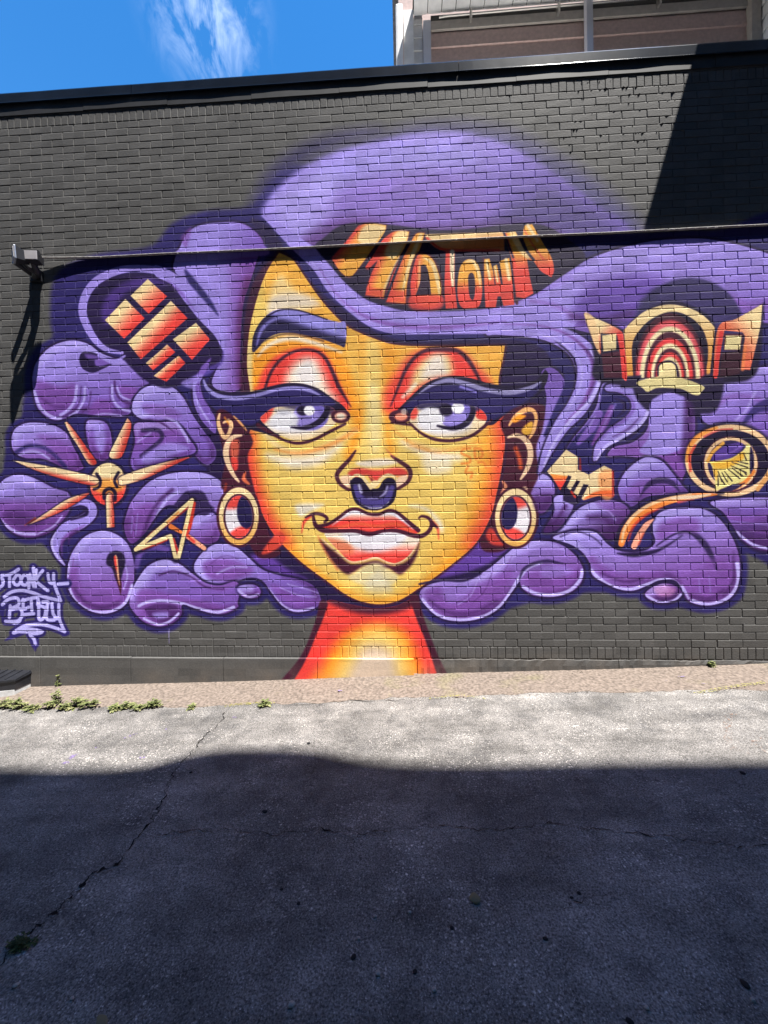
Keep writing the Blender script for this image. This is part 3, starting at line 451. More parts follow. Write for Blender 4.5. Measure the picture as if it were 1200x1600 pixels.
    f('860,740! 892,744! 876,766!', 'e88a3c', 2, 1, 'red', (874,742,875,756)); f('862,742! 874,768! 884,772 892,768 900,780! 850,780 858,760', 'blk', 2.5, .0); f('856,738! 876,768! 880,770! 893,745! 889,744! 875,766! 860,742!', 'blk', 1.5)
    f('893,744! 882,768! 876,768! 888,742!', 'blk', 1.5); f('901,750! 907,751! 897,768! 890,768!', 'blk', 1.5); f('912,756! 920,757! 908,780! 900,780!', 'blk', 1.5); f('880,769! 890,768! 898,776! 909,781! 900,790! 880,782!', '241a3c', 2); l('893,768 899,776', 3, 'c8382c', 2); l('958,736 958,774', 3, 'a02a30', 1.8)
    # ---- badge: two rings with a hatched fan
    e(1140, 718, 72, 60, 'blk', 7, .9)
    l(ell(1141, 719, 66, 52), 8, 'eac396', 1.5, 1, True); l('1074,720 1076,702 1086,686 1100,676 1120,668', [5,6,7,7,4], 'e8903c', 2.5, .9); l('1079,735 1078,712 1086,696', 4, 'd8483a', 2, .9); l('1100,682 1122,672 1144,670', 3, 'c8484a', 2, .8); l('1206,730 1198,745 1184,764', [4,7,6], 'd89a5c', 2)
    l(ell(1142, 725, 39, 40, -15), 9, 'mar', 3, 1, True); e(1142, 725, 38, 38, '2a1f50', 2)
    f('1112,716 1126,700 1148,692 1162,690 1158,702 1146,712 1128,720', '563a94', 4); l('1120,712 1140,708 1156,698', 4, '7a5cb4', 3)
    l(ell(1142, 724, 39, 39), [5] * 6, 'eac396', 1.4, 1, True); l('1106,720 1114,706 1130,692', 5, 'e8a84c', 1.6); l('1146,764 1164,752 1178,736', [4,7,5], 'e8843c', 2)
    f('1108,721! 1140,716 1160,704 1168,692! 1172,694! 1174,738! 1160,752 1140,758 1124,765! 1118,766! 1116,742 1112,728', 'e6d88a', 1.4); f('1110,722! 1140,718 1160,706 1162,716 1140,730 1120,732', 'e8ac34', 5, .9); f('1114,730 1122,735 1120,750 1117,745', 'e8b040', 3, .8)
    for x0, y0, x1, y1 in ((1122,736,1128,752), (1122,742,1122,758), (1128,738,1136,752), (1126,746,1132,756), (1132,736,1144,751), (1138,733,1156,747), (1144,731,1160,743), (1142,727,1166,738), (1144,722,1168,730), (1150,720,1168,724), (1162,708,1166,718), (1161,735,1166,741)):
        l([(x0, y0), (x1, y1)], [1.2, 2.2], '352a2c', 1)
    f('1120,768 1136,760 1156,756 1164,754 1150,764 1134,768', '241a44', 2); f('1172,698 1178,712 1176,732 1172,738', '241a44', 2)
    # ---- orange tails
    l('966,852 974,830 992,808 1018,790 1050,779 1092,772 1130,770', [14,19,21,20,17,12,5], 'blk', 3, .85); l('971,849 978,828 995,808 1020,791 1052,780 1090,774 1120,772', [9,12,14,13,10,8,2], 'e8843c', 1.5); l('972,846 976,826 990,806 1014,789 1046,778 1080,772', [3,4,5,5,4,2], 'ecc090', 2.2); l('982,844 990,822 1010,804 1036,792', [4,6,6,3], 'c03028', 4, .8); l('1050,778 1084,776 1110,772', [4,6,2], 'ecd0b0', 2); l('1060,784 1084,780', [5,2], 'd04a4a', 3, .9)
    l('990,853 998,836 1012,818 1022,810', [10,14,12,6], 'blk', 3, .8); l('991,853 998,838 1010,820 1021,811', [9,9,8,2], 'eda088', 1.5); l('998,850 1006,832', 4, 'd0503a', 3, .8)
    # ---- signature of the painters
    sig = ['0,918 6,912 4,902', '4,898 16,897 30,889', '16,898 16,916', '27,898 22,906 24,912 30,913 34,906 32,899 27,898', '38,898 34,906 36,912 42,913 46,906 44,899 38,898', '48,897 46,918', '48,898 54,916', '53,886 56,916', '58,890 57,905', '68,891 58,906 70,918 76,922', '76,896 78,908 82,911', '85,896 86,912 95,936', '92,912 107,911',
           '8,932 20,924 36,922 54,926 70,932 96,938', '5,944 14,936 28,934 30,944 18,950', '17,946 16,964', '18,952 32,950 36,960 28,970 10,970', '37,936 38,950 46,948', '36,938 46,935', '36,960 54,958', '50,938 51,953', '50,934 60,934 60,944', '62,940 62,966 70,964 72,950 64,946', '68,940 76,940 74,948', '75,948 74,966 86,968', '82,942 84,958 90,966', '93,944 94,966 102,986', '22,988 38,978 60,975 80,978 102,986', '24,988 44,982 66,986 60,989 48,990 54,998 56,1005']
    for t in sig: l(t, 14.5, '2a2160', 2.5)
    f('10,998 24,988 40,990 12,1000', '2d2468', 3); f('44,990 62,990 58,1014 54,1014', '2d2468', 3); f('104,982 110,990 98,993', '2d2468', 3); f('0,950 10,940 6,970 0,955', '2d2468', 4)
    for t in sig: l(t, 5.6, 'b2abea', 1.1)
    f('24,988 36,980 56,981 70,986 56,989', 'b2abea', 1.5); f('10,969 34,968 30,974 22,975', 'b2abea', 1.2)
    # ---- faint tag and drips
    for t in ('735,700 724,702 722,708 734,714 734,722 722,724', '742,700 752,702 754,712 744,716 742,702', '732,728 728,738 738,738 736,746', '748,722 756,722 760,730'): l(t, 5.5, 'e07a34', 3.5, .8)
    l('265,982 265,1004', 1.6, '9a90c8', 1, .7)
    return A.c
# ================================================================ helpers
COL = sc.collection
GX = 0.0376                                             # the lane falls to the left
def gz(x): return GX * x
def ray(x, y): return (CM.to_3x3() @ Vector(((x - 600) / 600, -(y - 800) / 600, -1)))
def at(x, y, Y=0.0):                                    # survey-grid point -> place on the upright plane Y
    d = ray(x, y); return CAM + d * ((Y - CAM.y) / d.y)
def on_ground(x, y, up=0.0):
    d = ray(x, y); t = (GX * CAM.x - CAM.z) / (d.z - GX * d.x); p = CAM + d * t; p.z += up; return p
def obj(name, V, Fc, mat=None, parent=None, smooth=False, **props):
    m = bpy.data.meshes.new(name); m.from_pydata([tuple(v) for v in V], [], Fc); m.update()
    if mat: m.materials.append(mat)
    if smooth:
        for p in m.polygons: p.use_smooth = True
    return link(name, m, parent, **props)
def link(name, data, parent=None, **props):
    o = bpy.data.objects.new(name, data); COL.objects.link(o)
    if parent: o.parent = parent
    for k, v in props.items(): o[k] = v
    return o
def empty(name, loc, **props):
    o = link(name, None, None, **props); o.location = loc; o.empty_display_size = .1; return o
class MB:
    """collects boxes, tubes and free faces for ONE mesh"""
    def __init__(s): s.V, s.F = [], []
    def add(s, V, F):
        b = len(s.V); s.V += [tuple(v) for v in V]; s.F += [tuple(b + i for i in f) for f in F]; return s
    def box(s, x0, x1, y0, y1, z0, z1, M=None, bev=0):
        if bev:
            bm = bmesh.new(); bmesh.ops.create_cube(bm, size=1)
            for v in bm.verts: v.co = Vector((x0 + (v.co.x + .5) * (x1 - x0), y0 + (v.co.y + .5) * (y1 - y0), z0 + (v.co.z + .5) * (z1 - z0)))
            bmesh.ops.bevel(bm, geom=bm.edges[:], offset=bev, segments=2, affect='EDGES', profile=.7)
            V = [v.co.copy() for v in bm.verts]; bm.verts.index_update(); F = [tuple(v.index for v in f.verts) for f in bm.faces]; bm.free()
        else:
            V = [Vector((x, y, z)) for z in (z0, z1) for y in (y0, y1) for x in (x0, x1)]
            F = [(0, 2, 3, 1), (4, 5, 7, 6), (0, 1, 5, 4), (2, 6, 7, 3), (0, 4, 6, 2), (1, 3, 7, 5)]
        if M: V = [M @ v for v in V]
        return s.add(V, F)
    def tube(s, pts, r, n=8, cap=True):
        pts = [Vector(p) for p in pts]; rs = r if isinstance(r, (list, tuple)) else [r] * len(pts); V, F = [], []
        for i, p in enumerate(pts):
            t = (pts[min(i + 1, len(pts) - 1)] - pts[max(i - 1, 0)]).normalized()
            a = t.cross(Vector((0, 0, 1)) if abs(t.z) < .9 else Vector((1, 0, 0))).normalized(); b = t.cross(a)
            V += [p + (a * math.cos(q * 2 * math.pi / n) + b * math.sin(q * 2 * math.pi / n)) * rs[i] for q in range(n)]
        for i in range(len(pts) - 1):
            for q in range(n): F.append((i * n + q, i * n + (q + 1) % n, (i + 1) * n + (q + 1) % n, (i + 1) * n + q))
        if cap: F += [tuple(range(n - 1, -1, -1)), tuple((len(pts) - 1) * n + q for q in range(n))]
        return s.add(V, F)
    def build(s, name, mat, parent=None, smooth=False, **props): return obj(name, s.V, s.F, mat, parent, smooth, **props)
# ---------------------------------------------------------------- materials
def mat(name, col, rough=.7, spec=.3, metal=0.0, noise=None, bump=None, second=None):
    """noise=(scale, amount) mottles the value, bump=(scale, strength, distance), second=(colour, scale, lo, hi) lays patches over"""
    m = bpy.data.materials.new(name); m.use_nodes = True; t = m.node_tree; N = t.nodes; b = N['Principled BSDF']
    b.inputs['Roughness'].default_value = rough; b.inputs['Specular IOR Level'].default_value = spec; b.inputs['Metallic'].default_value = metal
    co = N.new('ShaderNodeTexCoord'); src = None
    rg = N.new('ShaderNodeRGB'); rg.outputs[0].default_value = (*col, 1); src = rg.outputs[0]
    if second:
        c2, s2, lo, hi = second
        n = N.new('ShaderNodeTexNoise'); n.inputs['Scale'].default_value = s2; n.inputs['Detail'].default_value = 7; n.inputs['Roughness'].default_value = .6
        t.links.new(co.outputs['Object'], n.inputs[0]); r = N.new('ShaderNodeMapRange'); r.inputs[1].default_value = lo; r.inputs[2].default_value = hi; t.links.new(n.outputs[0], r.inputs[0])
        x = N.new('ShaderNodeMix'); x.data_type = 'RGBA'; x.inputs[7].default_value = (*c2, 1); t.links.new(r.outputs[0], x.inputs[0]); t.links.new(src, x.inputs[6]); src = x.outputs[2]
    if noise:
        n = N.new('ShaderNodeTexNoise'); n.inputs['Scale'].default_value = noise[0]; n.inputs['Detail'].default_value = 6; t.links.new(co.outputs['Object'], n.inputs[0])
        r = N.new('ShaderNodeMapRange'); r.inputs[1].default_value = .3; r.inputs[2].default_value = .7; r.inputs[3].default_value = 1 - noise[1]; r.inputs[4].default_value = 1 + noise[1]; t.links.new(n.outputs[0], r.inputs[0])
        v = N.new('ShaderNodeVectorMath'); v.operation = 'SCALE'; t.links.new(src, v.inputs[0]); t.links.new(r.outputs[0], v.inputs[3]); src = v.outputs[0]
    t.links.new(src, b.inputs['Base Color'])
    if bump:
        n = N.new('ShaderNodeTexNoise'); n.inputs['Scale'].default_value = bump[0]; n.inputs['Detail'].default_value = 5; t.links.new(co.outputs['Object'], n.inputs[0])
        p = N.new('ShaderNodeBump'); p.inputs['Strength'].default_value = bump[1]; p.inputs['Distance'].default_value = bump[2]; t.links.new(n.outputs[0], p.inputs['Height']); t.links.new(p.outputs[0], b.inputs['Normal'])
    return m
# ---------------------------------------------------------------- the painted surface of the wall
CX0, CX1, CZ0, CZ1, PPM = -4.7, 4.7, -.35, 5.45, 290
def W(P):
    P = np.asarray(P, float); out = np.empty_like(P)
    for i, (x, y) in enumerate(P):
        q = at(x, y); out[i] = ((q.x - CX0) * PPM, (CZ1 - q.z) * PPM)
    return out
IW, IH = int((CX1 - CX0) * PPM), int((CZ1 - CZ0) * PPM)
art = np.clip(paint_mural(W, PPM / 172, IW, IH), 0, 1)
img = bpy.data.images.new('mural_paint', IW, IH, alpha=False)
buf = np.ones((IH, IW, 4), np.float32); buf[..., :3] = art[::-1]
img.pixels.foreach_set(buf.ravel()); img.update(); img.pack()
COURSE, MOD, Z0 = .0674, .2138, .283                    # brick course height, brick module, foot of the first stretcher course
def paint_mat():
    m = bpy.data.materials.new('mural_paint'); m.use_nodes = True; t = m.node_tree; N = t.nodes; b = N['Principled BSDF']; K = t.links.new
    g = N.new('ShaderNodeNewGeometry'); s = N.new('ShaderNodeSeparateXYZ'); K(g.outputs['Position'], s.inputs[0])
    def mm(op, a, c, d=None):
        n = N.new('ShaderNodeMath'); n.operation = op
        for i, v in enumerate((a, c, d)):
            if v is None: continue
            if isinstance(v, (int, float)): n.inputs[i].default_value = v
            else: K(v, n.inputs[i])
        return n.outputs[0]
    u = mm('MULTIPLY', mm('SUBTRACT', s.outputs[0], CX0), 1 / (CX1 - CX0)); v = mm('MULTIPLY', mm('SUBTRACT', s.outputs[2], CZ0), 1 / (CZ1 - CZ0))
    c = N.new('ShaderNodeCombineXYZ'); K(u, c.inputs[0]); K(v, c.inputs[1])
    im = N.new('ShaderNodeTexImage'); im.image = img; im.extension = 'EXTEND'; im.interpolation = 'Cubic'
    wob = N.new('ShaderNodeTexNoise'); wob.inputs['Scale'].default_value = 160; wob.inputs['Detail'].default_value = 2; K(g.outputs['Position'], wob.inputs[0])
    wv = N.new('ShaderNodeVectorMath'); wv.operation = 'MULTIPLY_ADD'; wv.inputs[1].default_value = (.0007, .0011, 0); K(wob.outputs['Color'], wv.inputs[0]); K(c.outputs[0], wv.inputs[2]); K(wv.outputs[0], im.inputs[0])
    # every brick takes the paint a little differently
    row = mm('FLOOR', mm('MULTIPLY', mm('SUBTRACT', s.outputs[2], Z0), 1 / COURSE), 0); half = mm('MULTIPLY', mm('MODULO', row, 2), .5)
    colm = mm('FLOOR', mm('ADD', mm('MULTIPLY', s.outputs[0], 1 / MOD), half), 0); cc = N.new('ShaderNodeCombineXYZ'); K(row, cc.inputs[0]); K(colm, cc.inputs[1])
    wn_ = N.new('ShaderNodeTexWhiteNoise'); wn_.noise_dimensions = '2D'; K(cc.outputs[0], wn_.inputs[0])
    n1 = N.new('ShaderNodeTexNoise'); n1.inputs['Scale'].default_value = 2.2; n1.inputs['Detail'].default_value = 5; n1.inputs['Roughness'].default_value = .65; K(g.outputs['Position'], n1.inputs[0])
    n2 = N.new('ShaderNodeTexNoise'); n2.inputs['Scale'].default_value = 95; n2.inputs['Detail'].default_value = 3; n2.inputs['Roughness'].default_value = .7; K(g.outputs['Position'], n2.inputs[0])
    val = mm('MULTIPLY', mm('MULTIPLY', mm('MULTIPLY_ADD', wn_.outputs[0], .26, .87), mm('MULTIPLY_ADD', n1.outputs[0], .55, .72)), mm('MULTIPLY_ADD', n2.outputs[0], .7, .65))
    sv = N.new('ShaderNodeVectorMath'); sv.operation = 'SCALE'; K(im.outputs[0], sv.inputs[0]); K(val, sv.inputs[3])
    # bare specks; upward faces painted lighter to boost the sunlit joint lines
    n3 = N.new('ShaderNodeTexNoise'); n3.inputs['Scale'].default_value = 240; n3.inputs['Detail'].default_value = 2; K(g.outputs['Position'], n3.inputs[0])
    r3 = N.new('ShaderNodeMapRange'); r3.inputs[1].default_value = .69; r3.inputs[2].default_value = .76; r3.inputs[4].default_value = .5; K(n3.outputs[0], r3.inputs[0])
    mx3 = N.new('ShaderNodeMix'); mx3.data_type = 'RGBA'; mx3.inputs[7].default_value = (.42, .4, .38, 1); K(r3.outputs[0], mx3.inputs[0]); K(sv.outputs[0], mx3.inputs[6])
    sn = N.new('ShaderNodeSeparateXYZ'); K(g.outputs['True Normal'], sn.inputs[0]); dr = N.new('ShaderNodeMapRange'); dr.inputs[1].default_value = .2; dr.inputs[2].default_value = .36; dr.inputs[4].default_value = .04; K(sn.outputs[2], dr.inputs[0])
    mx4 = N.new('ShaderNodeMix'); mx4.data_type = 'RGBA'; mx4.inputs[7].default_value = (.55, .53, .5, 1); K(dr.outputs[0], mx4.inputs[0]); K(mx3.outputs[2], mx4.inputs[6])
    # splashed dirt along the foot of the wall
    hg = mm('SUBTRACT', s.outputs[2], mm('MULTIPLY', s.outputs[0], GX)); dz = N.new('ShaderNodeMapRange'); dz.inputs[1].default_value = .0; dz.inputs[2].default_value = .2; dz.inputs[3].default_value = .8; dz.inputs[4].default_value = 0; K(hg, dz.inputs[0])
    dn = N.new('ShaderNodeMapRange'); dn.inputs[1].default_value = .42; dn.inputs[2].default_value = .66; K(n1.outputs[0], dn.inputs[0]); dm = mm('MULTIPLY', mm('MULTIPLY', dz.outputs[0], dn.outputs[0]), mm('ADD', n2.outputs[0], .3))
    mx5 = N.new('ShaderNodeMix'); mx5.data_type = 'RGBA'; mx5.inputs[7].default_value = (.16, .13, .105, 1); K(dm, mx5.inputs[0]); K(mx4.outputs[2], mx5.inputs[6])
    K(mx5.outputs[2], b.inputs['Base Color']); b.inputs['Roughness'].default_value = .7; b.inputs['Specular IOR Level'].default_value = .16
    bp = N.new('ShaderNodeBump'); bp.inputs['Strength'].default_value = .55; bp.inputs['Distance'].default_value = .0022
    n4 = N.new('ShaderNodeTexNoise'); n4.inputs['Scale'].default_value = 130; n4.inputs['Detail'].default_value = 2; mpn = N.new('ShaderNodeMapping'); mpn.inputs['Scale'].default_value = (.55, 1, 1); K(g.outputs['Position'], mpn.inputs[0]); K(mpn.outputs[0], n4.inputs[0])
    K(n4.outputs[0], bp.inputs['Height']); K(bp.outputs[0], b.inputs['Normal'])
    return m
PAINT = paint_mat()
M_coping = mat('black_coping_metal', (.006, .009, .016), .2, .5, .0, noise=(6, .3), bump=(9, .12, .004))
M_fascia = mat('black_fascia', (.02, .02, .022), .6, .3, 0, noise=(9, .3))
M_ledge = mat('grey_flashing', (.36, .34, .32), .6, .3, .0, noise=(30, .4))
# ================================================================ ground
def ground_mat():
    m = bpy.data.materials.new('worn_aggregate_asphalt'); m.use_nodes = True; t = m.node_tree; N = t.nodes; b = N['Principled BSDF']; K = t.links.new
    g = N.new('ShaderNodeNewGeometry'); P = g.outputs['Position']
    def noise(sc_, det=6, ro=.6, vec=P):
        n = N.new('ShaderNodeTexNoise'); n.inputs['Scale'].default_value = sc_; n.inputs['Detail'].default_value = det; n.inputs['Roughness'].default_value = ro; K(vec, n.inputs[0]); return n
    def mp_(a, lo, hi, x=0, y=1):
        r = N.new('ShaderNodeMapRange'); r.inputs[1].default_value = lo; r.inputs[2].default_value = hi; r.inputs[3].default_value = x; r.inputs[4].default_value = y; K(a, r.inputs[0]); return r.outputs[0]
    def mix(fac, a, c, mode='MIX'):
        x = N.new('ShaderNodeMix'); x.data_type = 'RGBA'; x.blend_type = mode
        if isinstance(fac, (int, float)): x.inputs[0].default_value = fac
        else: K(fac, x.inputs[0])
        for i, v in ((6, a), (7, c)):
            if isinstance(v, tuple): x.inputs[i].default_value = (*v, 1)
            else: K(v, x.inputs[i])
        return x.outputs[2]
    wv = N.new('ShaderNodeVectorMath'); wv.operation = 'MULTIPLY_ADD'; wv.inputs[1].default_value = (.012, .012, 0); K(noise(60, 2).outputs['Color'], wv.inputs[0]); K(P, wv.inputs[2])
    v1 = N.new('ShaderNodeTexVoronoi'); v1.inputs['Scale'].default_value = 74; K(wv.outputs[0], v1.inputs[0])
    v2 = N.new('ShaderNodeTexVoronoi'); v2.inputs['Scale'].default_value = 210; K(wv.outputs[0], v2.inputs[0])
    stone = mp_(v1.outputs['Distance'], .28, .42, 1, 0); st2 = mp_(v2.outputs['Distance'], .25, .45, 1, 0)
    s1 = N.new('ShaderNodeSeparateColor'); K(v1.outputs['Color'], s1.inputs[0]); s2 = N.new('ShaderNodeSeparateColor'); K(v2.outputs['Color'], s2.inputs[0])
    base = mix(mp_(noise(1.3, 4, .62).outputs[0], .32, .68), (.112, .106, .1), (.195, .182, .17))
    base = mix(mp_(noise(5.5, 5, .7).outputs[0], .5, .72), base, (.062, .06, .06))
    base = mix(mp_(noise(22, 4, .75).outputs[0], .45, .8, 0, .6), base, (.22, .207, .196))
    pres = N.new('ShaderNodeMath'); pres.operation = 'MULTIPLY'; K(stone, pres.inputs[0]); K(mp_(s1.outputs[0], .56, .6), pres.inputs[1])
    stc = mix(s1.outputs[1], (.26, .245, .23), (.5, .46, .42))
    pch = N.new('ShaderNodeMath'); pch.operation = 'MULTIPLY'; K(pres.outputs[0], pch.inputs[0]); K(mp_(noise(2.1, 4, .7).outputs[0], .46, .62, .06, 1), pch.inputs[1])
    base = mix(pch.outputs[0], base, stc)
    p2 = N.new('ShaderNodeMath'); p2.operation = 'MULTIPLY'; K(st2, p2.inputs[0]); K(mp_(s2.outputs[0], .5, .55, 0, .7), p2.inputs[1])
    base = mix(p2.outputs[0], base, mix(s2.outputs[1], (.12, .12, .125), (.46, .43, .4)))
    dk = N.new('ShaderNodeTexVoronoi'); dk.inputs['Scale'].default_value = 5.2; K(wv.outputs[0], dk.inputs[0]); sdk = N.new('ShaderNodeSeparateColor'); K(dk.outputs['Color'], sdk.inputs[0])
    rad = N.new('ShaderNodeMath'); rad.operation = 'MULTIPLY'; rad.inputs[1].default_value = .07; K(sdk.outputs[1], rad.inputs[0]); lt = N.new('ShaderNodeMath'); lt.operation = 'LESS_THAN'; K(dk.outputs['Distance'], lt.inputs[0]); K(rad.outputs[0], lt.inputs[1])
    gum = N.new('ShaderNodeMath'); gum.operation = 'MULTIPLY'; K(lt.outputs[0], gum.inputs[0]); K(mp_(sdk.outputs[0], .6, .65, 0, .6), gum.inputs[1])
    base = mix(gum.outputs[0], base, (.022, .022, .026))
    sv = N.new('ShaderNodeVectorMath'); sv.operation = 'SCALE'; K(base, sv.inputs[0]); mm_ = N.new('ShaderNodeMath'); mm_.operation = 'MULTIPLY'; K(mp_(noise(1.1, 4, .6).outputs[0], .3, .72, .74, 1.2), mm_.inputs[0]); K(mp_(noise(6.5, 6, .72).outputs[0], .3, .7, .7, 1.3), mm_.inputs[1]); gr = N.new('ShaderNodeMath'); gr.operation = 'MULTIPLY'; mpz = N.new('ShaderNodeMapping'); mpz.inputs['Scale'].default_value = (.5, 3.2, 1); K(P, mpz.inputs[0]); K(mp_(noise(1.9, 4, .65, mpz.outputs[0]).outputs[0], .32, .68, .72, 1.22), gr.inputs[0]); gr2 = N.new('ShaderNodeMath'); gr2.operation = 'MULTIPLY'; K(mp_(noise(150, 2, .6).outputs[0], .32, .68, .36, 1.68), gr2.inputs[0]); K(gr.outputs[0], gr2.inputs[1]); K(mm_.outputs[0], gr.inputs[1]); K(gr2.outputs[0], sv.inputs[3]); base = sv.outputs[0]
    K(base, b.inputs['Base Color']); b.inputs['Roughness'].default_value = .85; b.inputs['Specular IOR Level'].default_value = .25
    bp = N.new('ShaderNodeBump'); bp.inputs['Strength'].default_value = .8; bp.inputs['Distance'].default_value = .005; K(noise(120, 3, .75).outputs[0], bp.inputs['Height']); K(bp.outputs[0], b.inputs['Normal'])
    return m
M_ground = ground_mat()
S = 90
V = []; Fc = []
xs = [-S, -12] + [-8 + .25 * i for i in range(65)] + [12, S]; ys = [-S, -12, -6] + [-5 + .25 * i for i in range(21)] + [6, S]
def dip(x, y): return .006 * math.sin(1.7 * x + .6 * y) * math.sin(2.1 * y + .5) if abs(x) < 8 and -5 < y < 0 else 0
for y in ys:
    for x in xs: V.append((x, y, gz(x) + dip(x, y)))
nx = len(xs)
for j in range(len(ys) - 1):
    for i in range(nx - 1): Fc.append((j * nx + i, j * nx + i + 1, (j + 1) * nx + i + 1, (j + 1) * nx + i))
ground = obj('lane_ground', V, Fc, M_ground, smooth=True, kind='structure')
# brown concrete strip along the foot of the wall, its outer edge broken
M_strip = mat('brown_concrete_strip', (.172, .138, .115), .9, .2, 0, noise=(45, .45), bump=(150, .7, .004), second=((.165, .145, .085), 2.6, .56, .75))
V = []; Fc = []; n = 240
for i in range(n + 1):
    x = -7 + 14 * i / n
    e0 = -.425 + .035 * math.sin(1.3 * x) + .014 * math.sin(5.3 * x + 1) + .008 * math.sin(17 * x) + random.uniform(-.012, .012) - .03 * max(0, -x - 1.5) * .3
    sag = .012 * math.sin(1.9 * x + 1)
    V += [(x, e0, gz(x) - .012 + dip(x, e0)), (x, e0 + .012, gz(x) + .004 + dip(x, e0)), (x, -.2, gz(x) + .016 + sag * .3), (x, .06, gz(x) + .024 + sag * .3)]
    if i:
        b = 4 * (i - 1)
        for k in range(3): Fc.append((b + k, b + 4 + k, b + 5 + k, b + 1 + k))
strip = obj('footing_strip', V, Fc, M_strip, kind='structure')
# cracks: narrow open grooves filled with dirt
M_crack = mat('crack_dirt', (.014, .013, .013), 1, .05)
def crack(px_pts, w, name='crack', seg=9):
    P = [on_ground(x, y) for x, y in px_pts]; Q = []
    for a, b in zip(P, P[1:]):
        for k in range(seg): Q.append(a.lerp(b, k / seg))
    Q.append(P[-1]); V = []; Fc = []
    nrm = []
    for i, q in enumerate(Q):
        t = (Q[min(i + 1, len(Q) - 1)] - Q[max(i - 1, 0)]); s = Vector((-t.y, t.x, 0)).normalized(); j = s * (random.uniform(-.008, .008) + .007 * math.sin(i * 1.1)); hw = w * (.25 + .9 * random.random() ** 1.6) * (1 if 2 < i < len(Q) - 3 else .35) * (.55 + .45 * math.sin(i * .37) ** 2)
        if random.random() < .1: hw *= 2.6
        for sg in (-1, 1):
            c = q + j + s * hw * sg; V.append((c.x, c.y, gz(c.x) + dip(c.x, c.y) + .0035))
        if i: Fc.append((2 * i - 2, 2 * i - 1, 2 * i + 1, 2 * i))
    return obj(name, V, Fc, M_crack, ground)
crack([(357, 1106), (345, 1130), (318, 1152), (300, 1176), (275, 1202), (262, 1226), (258, 1246), (246, 1268), (232, 1290), (200, 1325), (182, 1352), (150, 1362), (124, 1388), (108, 1404), (72, 1440), (40, 1462), (0, 1506), (-40, 1560)], .0052)
crack([(245, 1306), (275, 1301), (350, 1297), (425, 1305), (500, 1297), (570, 1302), (640, 1295), (685, 1290), (740, 1296), (800, 1296), (865, 1285), (945, 1299), (1025, 1305), (1100, 1317), (1165, 1325), (1230, 1316)], .0026)
crack([(545, 1340), (552, 1318), (560, 1302)], .003); crack([(430, 1106), (520, 1097), (600, 1095), (640, 1094)], .003); crack([(870, 1424), (900, 1410), (960, 1395)], .0016)
# overspray and marks left on the paving
def blob_mark(x, y, rx, ry, m, name='paint_spot', rot=0, up=.004, n=14):
    c = on_ground(x, y); V = [(c.x, c.y, gz(c.x) + dip(c.x, c.y) + up)]
    if c.y > -.42: up += .018; V[0] = (c.x, c.y, gz(c.x) + up)
    for i in range(n):
        a = 2 * math.pi * i / n; r = random.uniform(.55, 1.15); dx, dy = rx * r * math.cos(a), ry * r * math.sin(a); X = c.x + dx * math.cos(rot) - dy * math.sin(rot); Y = c.y + dx * math.sin(rot) + dy * math.cos(rot)
        V.append((X, Y, gz(X) + dip(X, Y) * (up < .01) + up))
    return obj(name, V, [(0, i + 1, (i + 1) % n + 1) for i in range(n)], m, ground)
def spray_mat(name, col, cover):
    m = mat(name, col, .8, .2); t = m.node_tree; N = t.nodes; b = N['Principled BSDF']
    g = N.new('ShaderNodeNewGeometry'); n = N.new('ShaderNodeTexNoise'); n.inputs['Scale'].default_value = 70; n.inputs['Detail'].default_value = 5; t.links.new(g.outputs['Position'], n.inputs[0])
    r = N.new('ShaderNodeMapRange'); r.inputs[1].default_value = .62 - cover * .3; r.inputs[2].default_value = .78 - cover * .3; t.links.new(n.outputs[0], r.inputs[0]); t.links.new(r.outputs[0], b.inputs['Alpha']); return m
M_lil = spray_mat('lilac_overspray', (.21, .16, .3), .6); M_or = spray_mat('orange_overspray', (.26, .15, .1), .2); M_ye = spray_mat('yellow_overspray', (.27, .25, .07), .45)
for a in ((112, 1182, .05, .035, .8), (102, 1192, .035, .02, .3), (222, 1184, .03, .018, .2), (203, 1150, .07, .02, .7), (366, 1122, .03, .015, 0), (531, 1083, .03, .018, 0), (1068, 1061, .07, .014, 0), (1100, 1072, .035, .006, -.2), (1040, 1068, .02, .01, 0), (150, 1168, .012, .01, 0), (260, 1140, .012, .01, 0)): blob_mark(a[0], a[1], a[2] * .75, a[3] * .75, M_lil, rot=a[4])
def ribbon(px_pts, w, m, name):
    P = [on_ground(x, y) for x, y in px_pts]; V = []; Fc = []
    for i, q in enumerate(P):
        t = P[min(i + 1, len(P) - 1)] - P[max(i - 1, 0)]; s = Vector((-t.y, t.x, 0)).normalized(); up = .022 if q.y > -.42 else .005
        for sg in (-1, 1): c = q + s * w * sg; V.append((c.x, c.y, gz(c.x) + (0 if up > .01 else dip(c.x, c.y)) + up))
        if i: Fc.append((2 * i - 2, 2 * i - 1, 2 * i + 1, 2 * i))
    return obj(name, V, Fc, m, ground)
ribbon([(1146, 1116), (1138, 1122), (1136, 1140), (1138, 1160), (1148, 1172), (1172, 1178)], .02, M_or, 'spray_line'); ribbon([(1196, 1156), (1180, 1158), (1178, 1165), (1194, 1170), (1200, 1178)], .018, M_or, 'spray_line')
ribbon([(1086, 1085), (1130, 1079), (1180, 1072), (1230, 1066)], .02, M_ye, 'spray_line'); ribbon([(350, 1104), (390, 1100), (430, 1099)], .02, M_ye, 'spray_line'); ribbon([(670, 1092), (720, 1090), (760, 1092)], .012, M_ye, 'spray_line')
